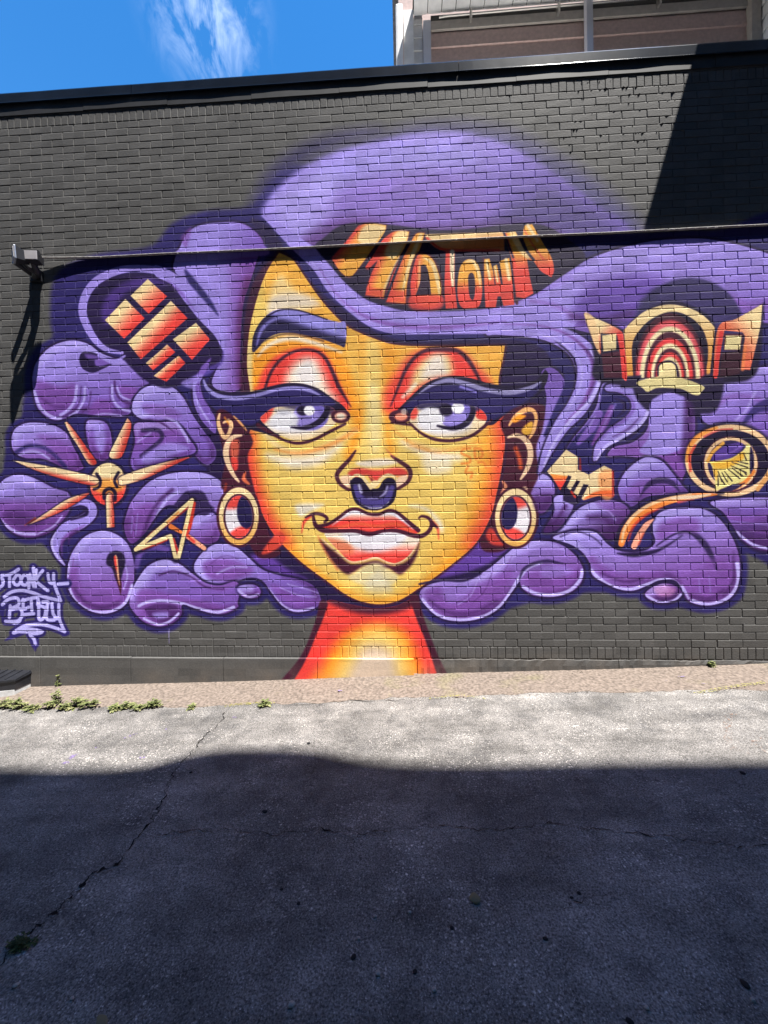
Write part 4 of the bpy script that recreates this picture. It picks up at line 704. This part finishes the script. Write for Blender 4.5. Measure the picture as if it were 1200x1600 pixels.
# ================================================================ the mural wall
WX0, WX1 = -7.0, 7.0
wall = empty('mural_wall', (0, 0, 0), label='dark grey painted brick wall carrying the huge purple-haired face mural', category='wall')
NC = 73; ZR1 = Z0; ZT = Z0 + NC * COURSE                # rowlock courses below Z0 and above ZT
RL, RW = .1035, .0668
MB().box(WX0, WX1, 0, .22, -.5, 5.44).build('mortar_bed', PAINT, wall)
def brick_mesh(name, Lx, Hz, var):
    rn = random.Random(var * 7 + int(Lx * 1e4)); pr = .0043; bt, br, bb, bl = .0076, .005, .0012, .0016; dt = .0007
    hx, hz = Lx / 2, Hz / 2; j = lambda a: rn.uniform(-a, a)
    fr = [(-hx + bl + j(.0012), -pr + j(.0006), -hz + bb + j(.0008)), (hx - br + j(.0012), -pr + j(.0006), -hz + bb + j(.0008)), (hx - br + j(.0012), -pr + j(.0006), hz - bt + j(.001)), (-hx + bl + j(.0012), -pr + j(.0006), hz - bt + j(.001))]
    md = [(-hx + j(.001), -.002, -hz + j(.0008)), (hx + j(.001), -dt, -hz + j(.0008)), (hx + j(.001), -dt, hz + j(.0008)), (-hx + j(.001), -dt, hz + j(.0008))]
    bk = [(x, .004, z) for x, y, z in md]
    V = fr + md + bk; Fc = [(0, 1, 2, 3)]
    for k in range(4):
        n_ = (k + 1) % 4; Fc += [(4 + k, 4 + n_, n_, k), (8 + k, 8 + n_, 4 + n_, 4 + k)]
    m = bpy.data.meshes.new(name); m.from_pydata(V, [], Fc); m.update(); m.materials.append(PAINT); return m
JH, JB = .0052, .0046
KINDS = {}
for kd, (a, b) in dict(stretcher=(MOD - JH, COURSE - JB), half=(MOD / 2 - JH, COURSE - JB), rowlock=(RW - .0048, RL - .005)).items(): KINDS[kd] = [brick_mesh('brick', a, b, v) for v in range(6)]
spots = []
for r in range(NC):
    z = Z0 + (r + .5) * COURSE; off = 0 if r % 2 else .5
    for c in range(int(WX0 / MOD) - 1, int(WX1 / MOD) + 2):
        x = (c + .5 - off) * MOD + random.uniform(-.0022, .0022) + .003 * math.sin(r * 1.3)
        if WX0 + .12 < x < WX1 - .12: spots.append(('stretcher', x, z + random.uniform(-.0008, .0008)))
for c in range(int(WX0 / RW), int(WX1 / RW)):
    for z in (Z0 - RL / 2, ZT + RL / 2): spots.append(('rowlock', (c + .5) * RW + random.uniform(-.0015, .0015), z))
def to_px(p):
    v = CM.to_3x3().transposed() @ (Vector(p) - CAM); return 600 - 600 * v.x / v.z, 800 + 600 * v.y / v.z
inv = CM.to_3x3().transposed()
def area(s):
    dep = -(inv @ (Vector((s[1], 0, s[2])) - CAM)).z; u, w_ = to_px((s[1], 0, s[2]))
    if not (22 < u < 1178 and 8 < w_ < 1592) or s[0] == 'rowlock': return 0
    ins = 1 if not (u > 1005 + (358 - w_) * .28 and w_ < 372) else .2        # those lost in the black shade show nothing
    return ins * dep ** -3
order = sorted(range(len(spots)), key=lambda i: -area(spots[i])); single = set(order[:300])
bulkV, bulkF = [], []
for i, (kd, x, z) in enumerate(spots):
    me = random.choice(KINDS[kd]); dy = random.uniform(-.0012, .0010); rz = random.uniform(-.004, .004); rx = random.uniform(-.006, .006); ry = random.uniform(-.0035, .0035)
    M = Matrix.Translation((x, dy, z)) @ Matrix.Rotation(rz, 4, 'Z') @ Matrix.Rotation(rx, 4, 'X') @ Matrix.Rotation(ry, 4, 'Y')
    if i in single:
        o = link('brick', me, wall); o.matrix_world = M
    else:
        b = len(bulkV); bulkV += [M @ v.co for v in me.vertices]; bulkF += [tuple(b + k for k in p.vertices) for p in me.polygons]
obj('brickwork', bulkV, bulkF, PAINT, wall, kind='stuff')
# squeezed-out mortar and rough repairs
rr = random.Random(5); mb = MB()
def lump(x, z, sx, sz, d):
    V = [(x, -d, z)]; n_ = 7
    for k in range(n_):
        a = 2 * math.pi * k / n_; q = rr.uniform(.6, 1.2); V.append((x + sx * q * math.cos(a), .003 - .004, z + sz * q * math.sin(a)))
    mb.add(V, [(0, k + 1, (k + 1) % n_ + 1) for k in range(n_)])
for _ in range(170):
    u, w_ = rr.uniform(880, 1075), rr.uniform(130, 235)
    if rr.random() < .55: p = at(u, w_); r0 = round((p.z - Z0) / COURSE); lump(p.x, Z0 + r0 * COURSE + rr.uniform(-.006, .004), rr.uniform(.006, .03), rr.uniform(.003, .008), rr.uniform(.006, .014))
for _ in range(230):
    x = rr.uniform(-4, 4); r0 = rr.randrange(NC + 1); lump(x, Z0 + r0 * COURSE + rr.uniform(-.004, .003), rr.uniform(.004, .016), rr.uniform(.002, .006), rr.uniform(.006, .011))
mb.build('mortar_smear', PAINT, wall, kind='stuff')
# foundation blocks (left, proud) and rough footing (right)
jx = [at(x, 1040).x for x in (68, 208, 351, 497, 647)]
jl = [jx[0] - .86 * k for k in range(5, 0, -1)] + jx
zt = Z0 - RL - .003
for a, b in zip(jl, jl[1:]):
    bm_ = MB(); bm_.box(a + .0025, b - .0025, -.036, .03, -.45, zt + random.uniform(-.002, .001), bev=.005); bm_.build('foundation_block', PAINT, wall)
a = jx[-1] + .035; k = 0
while a < WX1 - .2:
    b = a + random.uniform(.7, 1.3); V = []; Fc = []; n_ = 26
    for i in range(n_ + 1):
        x = a + (b - a) * i / n_; tz = zt - .002 + random.uniform(-.006, .002) + .004 * math.sin(9 * x)
        V += [(x, -.012 + random.uniform(-.003, .003), -.4), (x, -.012 + random.uniform(-.005, .004), (tz + gz(x)) / 2), (x, -.009 + random.uniform(-.003, .003), tz - .006), (x, .01, tz)]
        if i:
            q = 4 * (i - 1)
            for kk in range(3): Fc.append((q + kk, q + 4 + kk, q + 5 + kk, q + 1 + kk))
    obj('rough_footing', V, Fc, PAINT, wall); a = b + .004
# fascia, coping, ledge
seams = [at(x, 130).x for x in (131, 262, 393, 530, 668, 806, 950)]
px_ = [WX0] + [seams[0] - 1.6] + seams + [seams[-1] + .9 * k for k in (1, 2, 3)] + [WX1]
for a, b in zip(px_, px_[1:]): MB().box(a + .0015, b - .0015, -.012 - random.uniform(0, .003), .004, ZT + RL + .012 + random.uniform(-.004, .004), 5.436).build('fascia_board', M_fascia, wall)
MB().box(WX0, WX1, -.004, .05, ZT + RL - .004, ZT + RL + .03).build('mortar_cap', PAINT, wall)
cs = [WX0, at(207, 130).x - 2.4, at(207, 130).x, at(716, 95).x, at(716, 95).x + 2.9, WX1]
for a, b in zip(cs, cs[1:]):
    prof = [(-.026, 5.418), (-.03, 5.424), (-.022, 5.436), (-.018, 5.52), (-.012, 5.533), (.25, 5.548), (.255, 5.43), (.0, 5.43), (-.02, 5.43)]
    V = []; Fc = []; n_ = 24
    for i in range(n_ + 1):
        x = a + .002 + (b - a - .004) * i / n_; wob = .0012 * math.sin(x * 5.3) + .0008 * math.sin(x * 13)
        V += [(x, y + (wob if y < 0 else 0), z + wob * .5) for y, z in prof]
    np_ = len(prof)
    for i in range(n_):
        for k in range(np_): Fc.append((i * np_ + k, (i + 1) * np_ + k, (i + 1) * np_ + (k + 1) % np_, i * np_ + (k + 1) % np_))
    obj('coping', V, Fc, M_coping, wall)
ZL = Z0 + 54 * COURSE + .002; xl0 = at(64, 408).x; V = []; Fc = []; n_ = 150
for i in range(n_ + 1):
    x = xl0 + (WX1 - xl0) * i / n_; gap = .033 * max(0, 1 - (x - xl0) / .62) ** 1.3; wob = .0015 * math.sin(4 * x) + random.uniform(-.0007, .0007); zz = ZL + .0015 * math.sin(2.2 * x) + random.uniform(-.0006, .0006)
    y0 = -.031 - gap + wob
    V += [(x, y0 + .001, zz - .003), (x, y0 - .001, zz - .001), (x, y0 + .004, zz + .0045), (x, -gap + (.004 if gap < .004 else .0), zz + .009), (x, -gap + (.004 if gap < .004 else 0), zz + .001)]
    if i:
        q = 5 * (i - 1)
        for kk in range(5): Fc.append((q + kk, q + 5 + kk, q + 5 + (kk + 1) % 5, q + (kk + 1) % 5))
Fc += [(4, 3, 2, 1, 0)]
obj('ledge_flashing', V, Fc, M_ledge, wall)
mb = MB()
for _ in range(46):
    x = random.uniform(xl0 + .6, 3.5); mb.box(x - .004, x + .004, -.033, -.029, ZL - .006 - random.uniform(0, .006), ZL)
mb.build('paint_drip', M_ledge, wall, kind='stuff')
# small bolts and wire stubs left in the wall
M_dark = mat('dark_hole', (.01, .01, .01), .9, .1)
# ================================================================ flood lamp with two heads
M_lamp = mat('black_lamp_housing', (.016, .016, .019), .45, .4, 0, noise=(40, .2)); M_lens = mat('frosted_lamp_lens', (.42, .4, .42), .35, .5, 0, noise=(12, .12)); M_bezel = mat('silver_lamp_rim', (.5, .52, .58), .3, .6, .8)
mp0 = at(60, 434); lamp = empty('flood_lamp', mp0, label='black twin-head flood lamp bracketed on the brick at the left of the mural', category='lamp')
MB().box(-.055, .055, -.035, .0, -.05, .05, bev=.006).build('mount_box', M_lamp, lamp)
MB().tube([(0, -.03, 0), (-.01, -.13, .015), (-.03, -.2, .03)], .03).build('bracket', M_lamp, lamp)
def head(px_, py_, Y, rz, rx, w, h, dp):
    c = at(px_, py_, Y) - mp0; M = Matrix.Translation(c) @ Matrix.Rotation(rz, 4, 'Z') @ Matrix.Rotation(rx, 4, 'X')
    m_ = MB(); V = [(-w, 0, -h), (w, 0, -h), (w, 0, h), (-w, 0, h), (-w * .55, dp, -h * .7), (w * .55, dp, -h * .7), (w * .55, dp, h * .6), (-w * .55, dp, h * .6)]
    m_.add([M @ Vector(v) for v in V], [(3, 2, 1, 0), (4, 5, 6, 7), (0, 1, 5, 4), (1, 2, 6, 5), (2, 3, 7, 6), (3, 0, 4, 7)])
    for k in range(5): m_.box(-w * .5 + k * w * .23, -w * .5 + k * w * .23 + .006, dp * .5, dp + .02, -h * .75, h * .75, M)
    hd = m_.build('lamp_head', M_lamp, lamp)
    MB().box(-w, w, -.014, .001, -h, h, M, bev=.005).build('bezel', M_bezel if rz < 0 else M_lamp, hd); MB().box(-w * .86, w * .86, -.019, -.0135, -h * .8, h * .8, M, bev=.003).build('lens', M_lens, hd)
    return hd
head(49, 400, -.26, R_(6), R_(3), .07, .046, .07); head(24, 398, -.30, R_(-40), R_(4), .062, .056, .07)
MB().tube([at(49, 405, -.2) - mp0, at(58, 424, -.12) - mp0, (0, -.03, 0)], [.022, .028, .04]).build('swivel_arm', M_lamp, lamp); MB().tube([at(26, 400, -.24) - mp0, at(44, 418, -.17) - mp0, at(58, 428, -.1) - mp0], .02).build('swivel_arm', M_lamp, lamp)
# ================================================================ house rising behind the parapet
M_white = mat('white_vinyl', (.78, .77, .75), .55, .35, 0, noise=(14, .08)); M_brown = mat('brown_clapboard', (.58, .43, .39), .7, .3, 0, noise=(24, .12), bump=(60, .3, .002)); M_grey = mat('grey_post_paint', (.55, .55, .6), .5, .4); M_header = mat('taupe_header', (.42, .38, .34), .65, .3, 0, noise=(20, .1)); M_pipe = mat('conduit_metal', (.45, .43, .4), .35, .5, .7); M_dkgap = mat('dark_gap', (.09, .085, .08), .9, .1); M_roof = mat('grey_roofing', (.11, .11, .115), .9, .2, 0, noise=(30, .3))
house = empty('upper_house', (2.4, 1.0, 5.45), label='white-trimmed house with dark brown clapboards seen above the right of the parapet', category='house')
ho = house.location
def hb(x0, x1, y0, y1, z0, z1, name, m, par=None, bev=0): 
    q = MB(); q.box(x0 - ho.x, x1 - ho.x, y0 - ho.y, y1 - ho.y, z0 - ho.z, z1 - ho.z, bev=bev); return q.build(name, m, par or house)
hb(.2, 7, 1.03, 4, 5.45, 8.6, 'house_body', M_brown); hb(.12, 7.1, 1.0, 4.1, 8.62, 8.8, 'roof', M_roof)
zb = 7.055
for k in range(8):
    z1 = zb - k * .185; m_ = MB(); x0, x1 = .5 - ho.x, 4.22 - ho.x
    m_.add([(x0, .006, z1 - ho.z), (x1, .006, z1 - ho.z), (x1, -.012, z1 - .183 - ho.z), (x0, -.012, z1 - .183 - ho.z), (x1, .02, z1 - .183 - ho.z), (x0, .02, z1 - .183 - ho.z)], [(3, 2, 1, 0), (3, 5, 4, 2)]); m_.build('clapboard', M_brown, house)
hb(.57, 4.2, .975, 1.0, 7.06, 7.16, 'header_board', M_header, bev=.004); hb(.57, 4.2, .985, 1.02, 7.16, 7.235, 'header_shadow_gap', M_dkgap)
m_ = MB(); m_.tube([(.66 - ho.x, -.06, 7.15 - ho.z), (.76 - ho.x, -.06, 7.16 - ho.z), (4.1 - ho.x, -.06, 7.2 - ho.z)], .011); m_.build('conduit', M_pipe, house)
for x in (1.02, 2.0, 3.1): hb(x - .012, x + .012, .92, .98, 7.1, 7.2, 'conduit_clip', M_pipe)
for k in range(24):
    x = .37 + k * .16; zz = 7.235 + .004 * k * .16; m_ = MB(); a, b = x + .004 - ho.x, x + .156 - ho.x
    m_.box(a, b, .68 - ho.y, .97 - ho.y, zz - ho.z, zz + .012 - ho.z); m_.build('soffit_panel', M_white, house)
hb(.36, 4.3, .66, .99, 7.275, 7.3, 'soffit_backing', M_dkgap); hb(.36, 4.3, .62, .66, 7.22, 7.38, 'eave_fascia', M_white)
hb(.165, .245, .9, .985, 5.45, 7.3, 'downpipe', M_white, bev=.02); hb(.255, .37, .95, 1.02, 5.45, 7.28, 'corner_board', M_white, bev=.004)
for k in range(12):
    z = 5.5 + k * .15; m_ = MB(); m_.add([(.375 - ho.x, -.012, z - ho.z), (.47 - ho.x, -.012, z - ho.z), (.47 - ho.x, .0, z + .147 - ho.z), (.375 - ho.x, .0, z + .147 - ho.z), (.375 - ho.x, .01, z - ho.z), (.47 - ho.x, .01, z - ho.z)], [(0, 1, 2, 3), (0, 4, 5, 1)]); m_.build('lap_board', M_white, house)
hb(.372, .475, 1.002, 1.03, 5.45, 7.24, 'lap_backing', M_white); hb(.478, .565, .93, 1.0, 5.45, 7.12, 'window_jamb', M_grey, bev=.004)
pc = at(920, 40, .9); hb(pc.x - .034, pc.x + .034, .87, .94, 5.45, 7.3, 'porch_post', M_grey, bev=.004)
jc = at(1177, 30, .97); hb(jc.x - .05, jc.x + .05, .93, 1.0, 5.45, 7.3, 'door_jamb', M_header, bev=.004)
for k in range(12):
    z = 5.5 + k * .15; m_ = MB(); X = jc.x + .06 - ho.x; m_.add([(X, -.05, z - ho.z), (X, -.85, z - ho.z), (X + .014, -.85, z + .147 - ho.z), (X + .014, -.05, z + .147 - ho.z), (X + .02, -.05, z - ho.z), (X + .02, -.85, z - ho.z)], [(0, 1, 2, 3), (0, 4, 5, 1)]); m_.build('return_board', M_white, house)
hb(jc.x + .085, 7, .1, 1.03, 5.45, 8.6, 'side_bay', M_white)
ZC = 7.35; xc = 2.71 + .2975 * (ZC + .06 - 5.293); pcn = (ZC - 3.872) / 4  # unseen slab added and sized to throw the shade on the wall's upper right
hb(xc, 7.2, -pcn, .42, ZC, ZC + .06, 'bay_shade_slab', M_roof); hb(-3.0, 7.0, .24, 4.1, 5.0, 5.42, 'roof_deck', mat('white_bounce_roof', (.8, .8, .78), .7, .3))  # unseen roof deck coloured white to bounce sunlight onto the clapboards
# ================================================================ building across the lane (its parapet throws the shade on the paving)
M_brickb = mat('tan_render', (.1, .09, .085), .9, .2, 0, noise=(3, .15), bump=(40, .5, .004))
opp = empty('building_across_lane', (0, -4.75, 0), label='tall plain rendered building across the lane behind the viewer', category='building')
YB = -4.75
prof = [(-30, -1.17), (-2.42, -1.165), (-1.97, -1.19), (-1.6, -1.195), (-1.42, -1.17), (-1.28, -1.1), (-1.16, -1.055), (-1.0, -1.03), (-.6, -1.035), (-.38, -1.07), (-.2, -1.135), (-.05, -1.18), (.19, -1.21), (.64, -1.222), (1.15, -1.214), (1.68, -1.224), (2.2, -1.24), (30, -1.26)]
V = []; Fc = []
for xg, yg in prof:
    h = 4 * (yg - YB) + gz(xg); X = xg + 1.19 * (yg - YB)
    V += [(X, 0, -1.5), (X, 0, h), (X, -.3, h), (X, -.3, h - .8), (X, -14, h - .8), (X, -14, -1.5)]
for i in range(len(prof) - 1):
    for k in range(5): Fc.append((6 * i + k, 6 * i + k + 1, 6 * i + 7 + k, 6 * i + 6 + k))
Fc += [tuple(range(6)), tuple(6 * (len(prof) - 1) + k for k in range(5, -1, -1))]
obj('wall', V, Fc, M_brickb, opp)
# ================================================================ black lidded box on a white slab, lower left
M_bx = mat('black_plastic', (.018, .019, .024), .32, .5, 0, noise=(20, .2)); M_slab = mat('white_slab', (.42, .42, .42), .8, .3, 0, noise=(30, .2))
pa = on_ground(47, 1082); c0 = Vector((pa.x - .06, pa.y + .02, gz(pa.x) + .028))
box = empty('trap_box', c0, label='low black plastic box with ridged lid on a white slab at the lower left corner', category='box')
bA = at(49, 1062, -.06) - c0; M = Matrix.Rotation(R_(-8), 4, 'Z')
w_ = .30
m_ = MB(); V = [(-.5, -.24, .03), (0.0, -.1, .03), (0.0, .09, .03), (-.5, .09, .03), (-.5, -.25, .1), (.005, -.1, .115), (.005, .09, .13), (-.5, .09, .13)]
m_.add(V, [(3, 2, 1, 0), (0, 1, 5, 4), (1, 2, 6, 5), (2, 3, 7, 6), (3, 0, 4, 7), (4, 5, 6, 7)]); m_.build('body', M_bx, box)
m_ = MB(); V = [(-.52, -.265, .098), (.012, -.108, .114), (.012, .1, .13), (-.52, .1, .13), (-.52, -.265, .116), (.012, -.108, .13), (.004, .09, .155), (-.52, .09, .155)]
m_.add(V, [(3, 2, 1, 0), (0, 1, 5, 4), (1, 2, 6, 5), (2, 3, 7, 6), (3, 0, 4, 7), (4, 5, 6, 7)]); lid = m_.build('lid', M_bx, box)
for k in range(6):
    x = -.46 + k * .075; y0 = -.25 + (x + .52) * .29; m_ = MB(); m_.add([(x, y0 + .01, .120 + (x + .52) * .027), (x + .012, y0 + .012, .120 + (x + .52) * .027), (x + .012, .07, .154), (x, .07, .154), (x, y0 + .01, .126 + (x + .52) * .027), (x + .012, y0 + .012, .126 + (x + .52) * .027), (x + .012, .07, .162), (x, .07, .162)], [(4, 5, 6, 7), (0, 1, 5, 4), (1, 2, 6, 5), (3, 0, 4, 7), (2, 3, 7, 6)]); m_.build('rib', M_bx, lid)
m_ = MB(); V = [(-.53, -.275, -.09), (0.0, -.11, -.06), (0.0, .085, -.06), (-.53, .085, -.09), (-.53, -.27, .034), (-.004, -.106, .034), (-.004, .085, .034), (-.53, .085, .034)]
m_.add(V, [(0, 1, 5, 4), (1, 2, 6, 5), (2, 3, 7, 6), (3, 0, 4, 7), (4, 5, 6, 7)]); m_.build('slab', M_slab, box)
# ================================================================ weeds
M_leaf = mat('weed_leaf', (.115, .14, .045), .6, .3, 0, noise=(30, .4), second=((.22, .21, .1), 30, .45, .65)); M_stem = mat('weed_stem', (.14, .17, .06), .7, .2); M_dkleaf = mat('moss_leaf', (.03, .045, .015), .8, .2, 0, noise=(30, .4))
def weed(x, y, spread, height, n, label, seed, lm=M_leaf, group='weeds along the broken paving edge', big=1.0):
    r = random.Random(seed); c = on_ground(x, y); c.z = gz(c.x) + .004
    if c.y > -.43: c.z += .015
    w = empty('weed', c, label=label, category='weed', group=group); sm = MB(); lf = MB()
    for k in range(n):
        a = r.uniform(0, 6.283); q = r.uniform(.1, 1); tip = Vector((math.cos(a) * spread * q, math.sin(a) * spread * q * .55, height * r.uniform(.25, 1) * (1.15 - q * .7)))
        mid = Vector((tip.x * .55, tip.y * .55, tip.z * .75)); base = Vector((tip.x * .35 * r.random(), tip.y * .3, 0)); sm.tube([base, mid, tip], [.0022, .0018, .001], 4, False)
        for s in range(r.randint(4, 7)):
            t = r.uniform(.3, 1); p = base.lerp(mid, t * 2) if t < .5 else mid.lerp(tip, t * 2 - 1); b = r.uniform(0, 6.283); ln = r.uniform(.018, .042) * big; d = Vector((math.cos(b), math.sin(b), r.uniform(-.15, .7))).normalized(); sd_ = d.cross(Vector((0, 0, 1))).normalized() * ln * r.uniform(.2, .32); dr = Vector((0, 0, -ln * .2))
            lf.add([p, p + d * ln * .45 + sd_, p + d * ln + dr, p + d * ln * .45 - sd_, p + d * ln * .5 + Vector((0, 0, -ln * .06))], [(0, 1, 4), (1, 2, 4), (2, 3, 4), (3, 0, 4)])
    sm.build('stem', M_stem, w); lf.build('leaf', lm, w); return w
wl = [(8, 1106, .1, .05, 16, 'green weed clump at the left frame edge below the black box'), (28, 1107, .08, .055, 14, 'weed clump just right of the leftmost clump below the black box'), (52, 1109, .09, .035, 15, 'low leafy weed mat between the black box and the tall weed'), (76, 1107, .07, .04, 13, 'short weed at the left foot of the tall upright weed'),
      (90, 1101, .05, .12, 8, 'tall upright weed with broad leaves near the grey foundation'), (104, 1108, .08, .045, 14, 'weed at the right foot of the tall upright weed'), (124, 1104, .09, .06, 14, 'spiky weed clump with long blades right of the tall weed'), (142, 1106, .07, .045, 11, 'last weed of the left row before the bare gap in the paving'),
      (180, 1109, .07, .035, 13, 'low weed that starts the second row after the bare gap'), (198, 1107, .08, .05, 15, 'middle weed of the second row with dense light leaves'), (218, 1108, .07, .035, 12, 'flat weed second from the right end of the second row'), (240, 1105, .07, .06, 15, 'darker bushy weed that ends the second row'),
      (412, 1104, .05, .045, 12, 'lone small weed by the paving crack below the mural neck'), (300, 1107, .03, .02, 5, 'tiny weed sprout left of the paving crack')]
for i, a in enumerate(wl): weed(a[0], a[1], a[2] * 1.15, a[3] * 1.1, int(a[4] * 1.5), a[5], 40 + i, big=1.05)
# seed stalk, weed at the right footing, moss in the crack
weed(92, 1074, .02, .09, 4, 'thin pale grass stalk against the grey foundation block', 91, group='', big=.6) if False else None
p = at(1111, 1047, -.03); ww = weed(1111, 1049, .04, .08, 8, 'small weed growing at the rough footing on the right', 77); ww.location = (p.x, -.03, gz(p.x) + .02)
p = at(90, 1076, -.05); w2 = weed(90, 1080, .03, .12, 5, 'thin pale stalk weed against the grey foundation block', 78, big=.7); w2.location = (p.x, -.05, gz(p.x) + .02)
weed(30, 1478, .06, .018, 60, 'dark mossy weed tuft growing in the long crack at lower left', 79, M_dkleaf, big=.45); 
# ================================================================ loose bits on the paving
M_peb = mat('pale_pebble', (.3, .27, .24), .8, .3); M_bit = mat('dark_litter', (.012, .012, .014), .8, .2); M_dry = mat('dry_leaf', (.16, .14, .08), .8, .2)
def pebble(x, y, r, m, name, label, cat, group, flat=.5, el=1.0):
    c = on_ground(x, y); c.z = gz(c.x) + dip(c.x, c.y); bm = bmesh.new(); bmesh.ops.create_icosphere(bm, subdivisions=2, radius=r)
    a = random.uniform(0, 3)
    for v in bm.verts:
        q = 1 + .22 * math.sin(v.co.x * 9 / r * .3 + a) + random.uniform(-.08, .08); v.co = Vector((v.co.x * q * el, v.co.y * q, v.co.z * flat * q + r * flat * .8))
    me = bpy.data.meshes.new(name); bm.to_mesh(me); bm.free(); me.materials.append(m); o = link(name, me, None, label=label, category=cat, group=group); o.location = c; o.rotation_euler.z = a; return o
for lb, (x, y, r, e_) in zip(['black litter bit in the left shade well below the crack', 'small black litter bit low in the left part of the shade', 'larger of two black litter bits side by side in the right shade', 'smaller of two black litter bits side by side in the right shade', 'round black litter bit below the twin bits', 'oblong black litter bit near the middle of the shade', 'black litter bit low in the middle of the shade', 'largest black litter bit near the lower right corner', 'black litter bit cut by the bottom frame edge', 'long black litter bit below the centre of the shade', 'black litter bit just under the long crack left of centre', 'black litter bit close to the shadow edge at far right', 'dark litter bit lying in the sunlit paving', 'black litter bit at the shadow edge beside the left crack'], ((440, 1389, .006, 1.2), (466, 1411, .007, 1), (904, 1396, .007, 1.2), (893, 1403, .006, 1), (852, 1467, .008, 1), (706, 1449, .006, 1.5), (648, 1516, .007, 1.2), (1164, 1540, .009, 1.8), (984, 1597, .009, 1.2), (552, 1494, .007, 1.8), (413, 1269, .010, 1.6), (1160, 1208, .012, 1.3), (482, 1163, .010, 1.6), (298, 1208, .008, 1.4))):
    pebble(x, y, r, M_bit, 'litter_bit', lb, 'litter', 'black litter bits on the paving', .3, e_)
for lb, (x, y, r) in zip(['pale pebble near the bottom edge left of centre', 'pale pebble low in the centre of the shade', 'pale pebble near the bottom edge right of centre', 'tiny pale pebble near the lower left corner', 'pale pebble touching the left frame edge low in the shade', 'tiny pale pebble near the bottom edge at right', 'tiny pale pebble just above the centre of the shade', 'tiny pale pebble left of the one above the shade centre', 'tiny pale pebble in the middle of the shade', 'tiny pale pebble at the lower right corner'], ((455, 1568, .009), (590, 1520, .008), (678, 1545, .007), (112, 1561, .006), (25, 1541, .008), (1010, 1576, .006), (640, 1425, .006), (586, 1431, .006), (560, 1465, .006), (1176, 1565, .006))):
    pebble(x, y, r, M_peb, 'pebble', lb, 'pebble', 'pale pebbles on the paving', .55, 1.2)
pebble(741, 1406, .02, M_dry, 'dry_leaf', 'crumpled dry leaf lying on the shaded paving below the right earring', 'leaf', 'dry leaves', .35, 1.1); pebble(158, 1594, .012, M_dry, 'dry_leaf', 'narrow dry leaf at the bottom left of the shaded paving', 'leaf', 'dry leaves', .2, 2.2)

# grit and bits of dead leaf gathered along the broken edge and the foot of the wall
rg_ = random.Random(3); gm = MB()
for k in range(520):
    x = rg_.uniform(-4, 4)
    if k % 3: y = -.43 + .035 * math.sin(1.3 * x) + rg_.gauss(0, .018); z = gz(x) + .004
    else: y = -.045 - abs(rg_.gauss(0, .02)); z = gz(x) + .018
    r = rg_.uniform(.002, .0065); a = rg_.uniform(0, 6.28); c, d = math.cos(a), math.sin(a); q = rg_.uniform(.4, 1)
    gm.add([(x + r * c, y + r * d, z), (x - r * d * q, y + r * c * q, z), (x - r * c, y - r * d, z), (x + r * d * q, y - r * c * q, z), (x, y, z + r * .8)], [(0, 1, 4), (1, 2, 4), (2, 3, 4), (3, 0, 4)])
gm.build('grit', mat('edge_grit', (.1, .085, .07), .9, .2, 0, noise=(60, .7)), strip, kind='stuff')
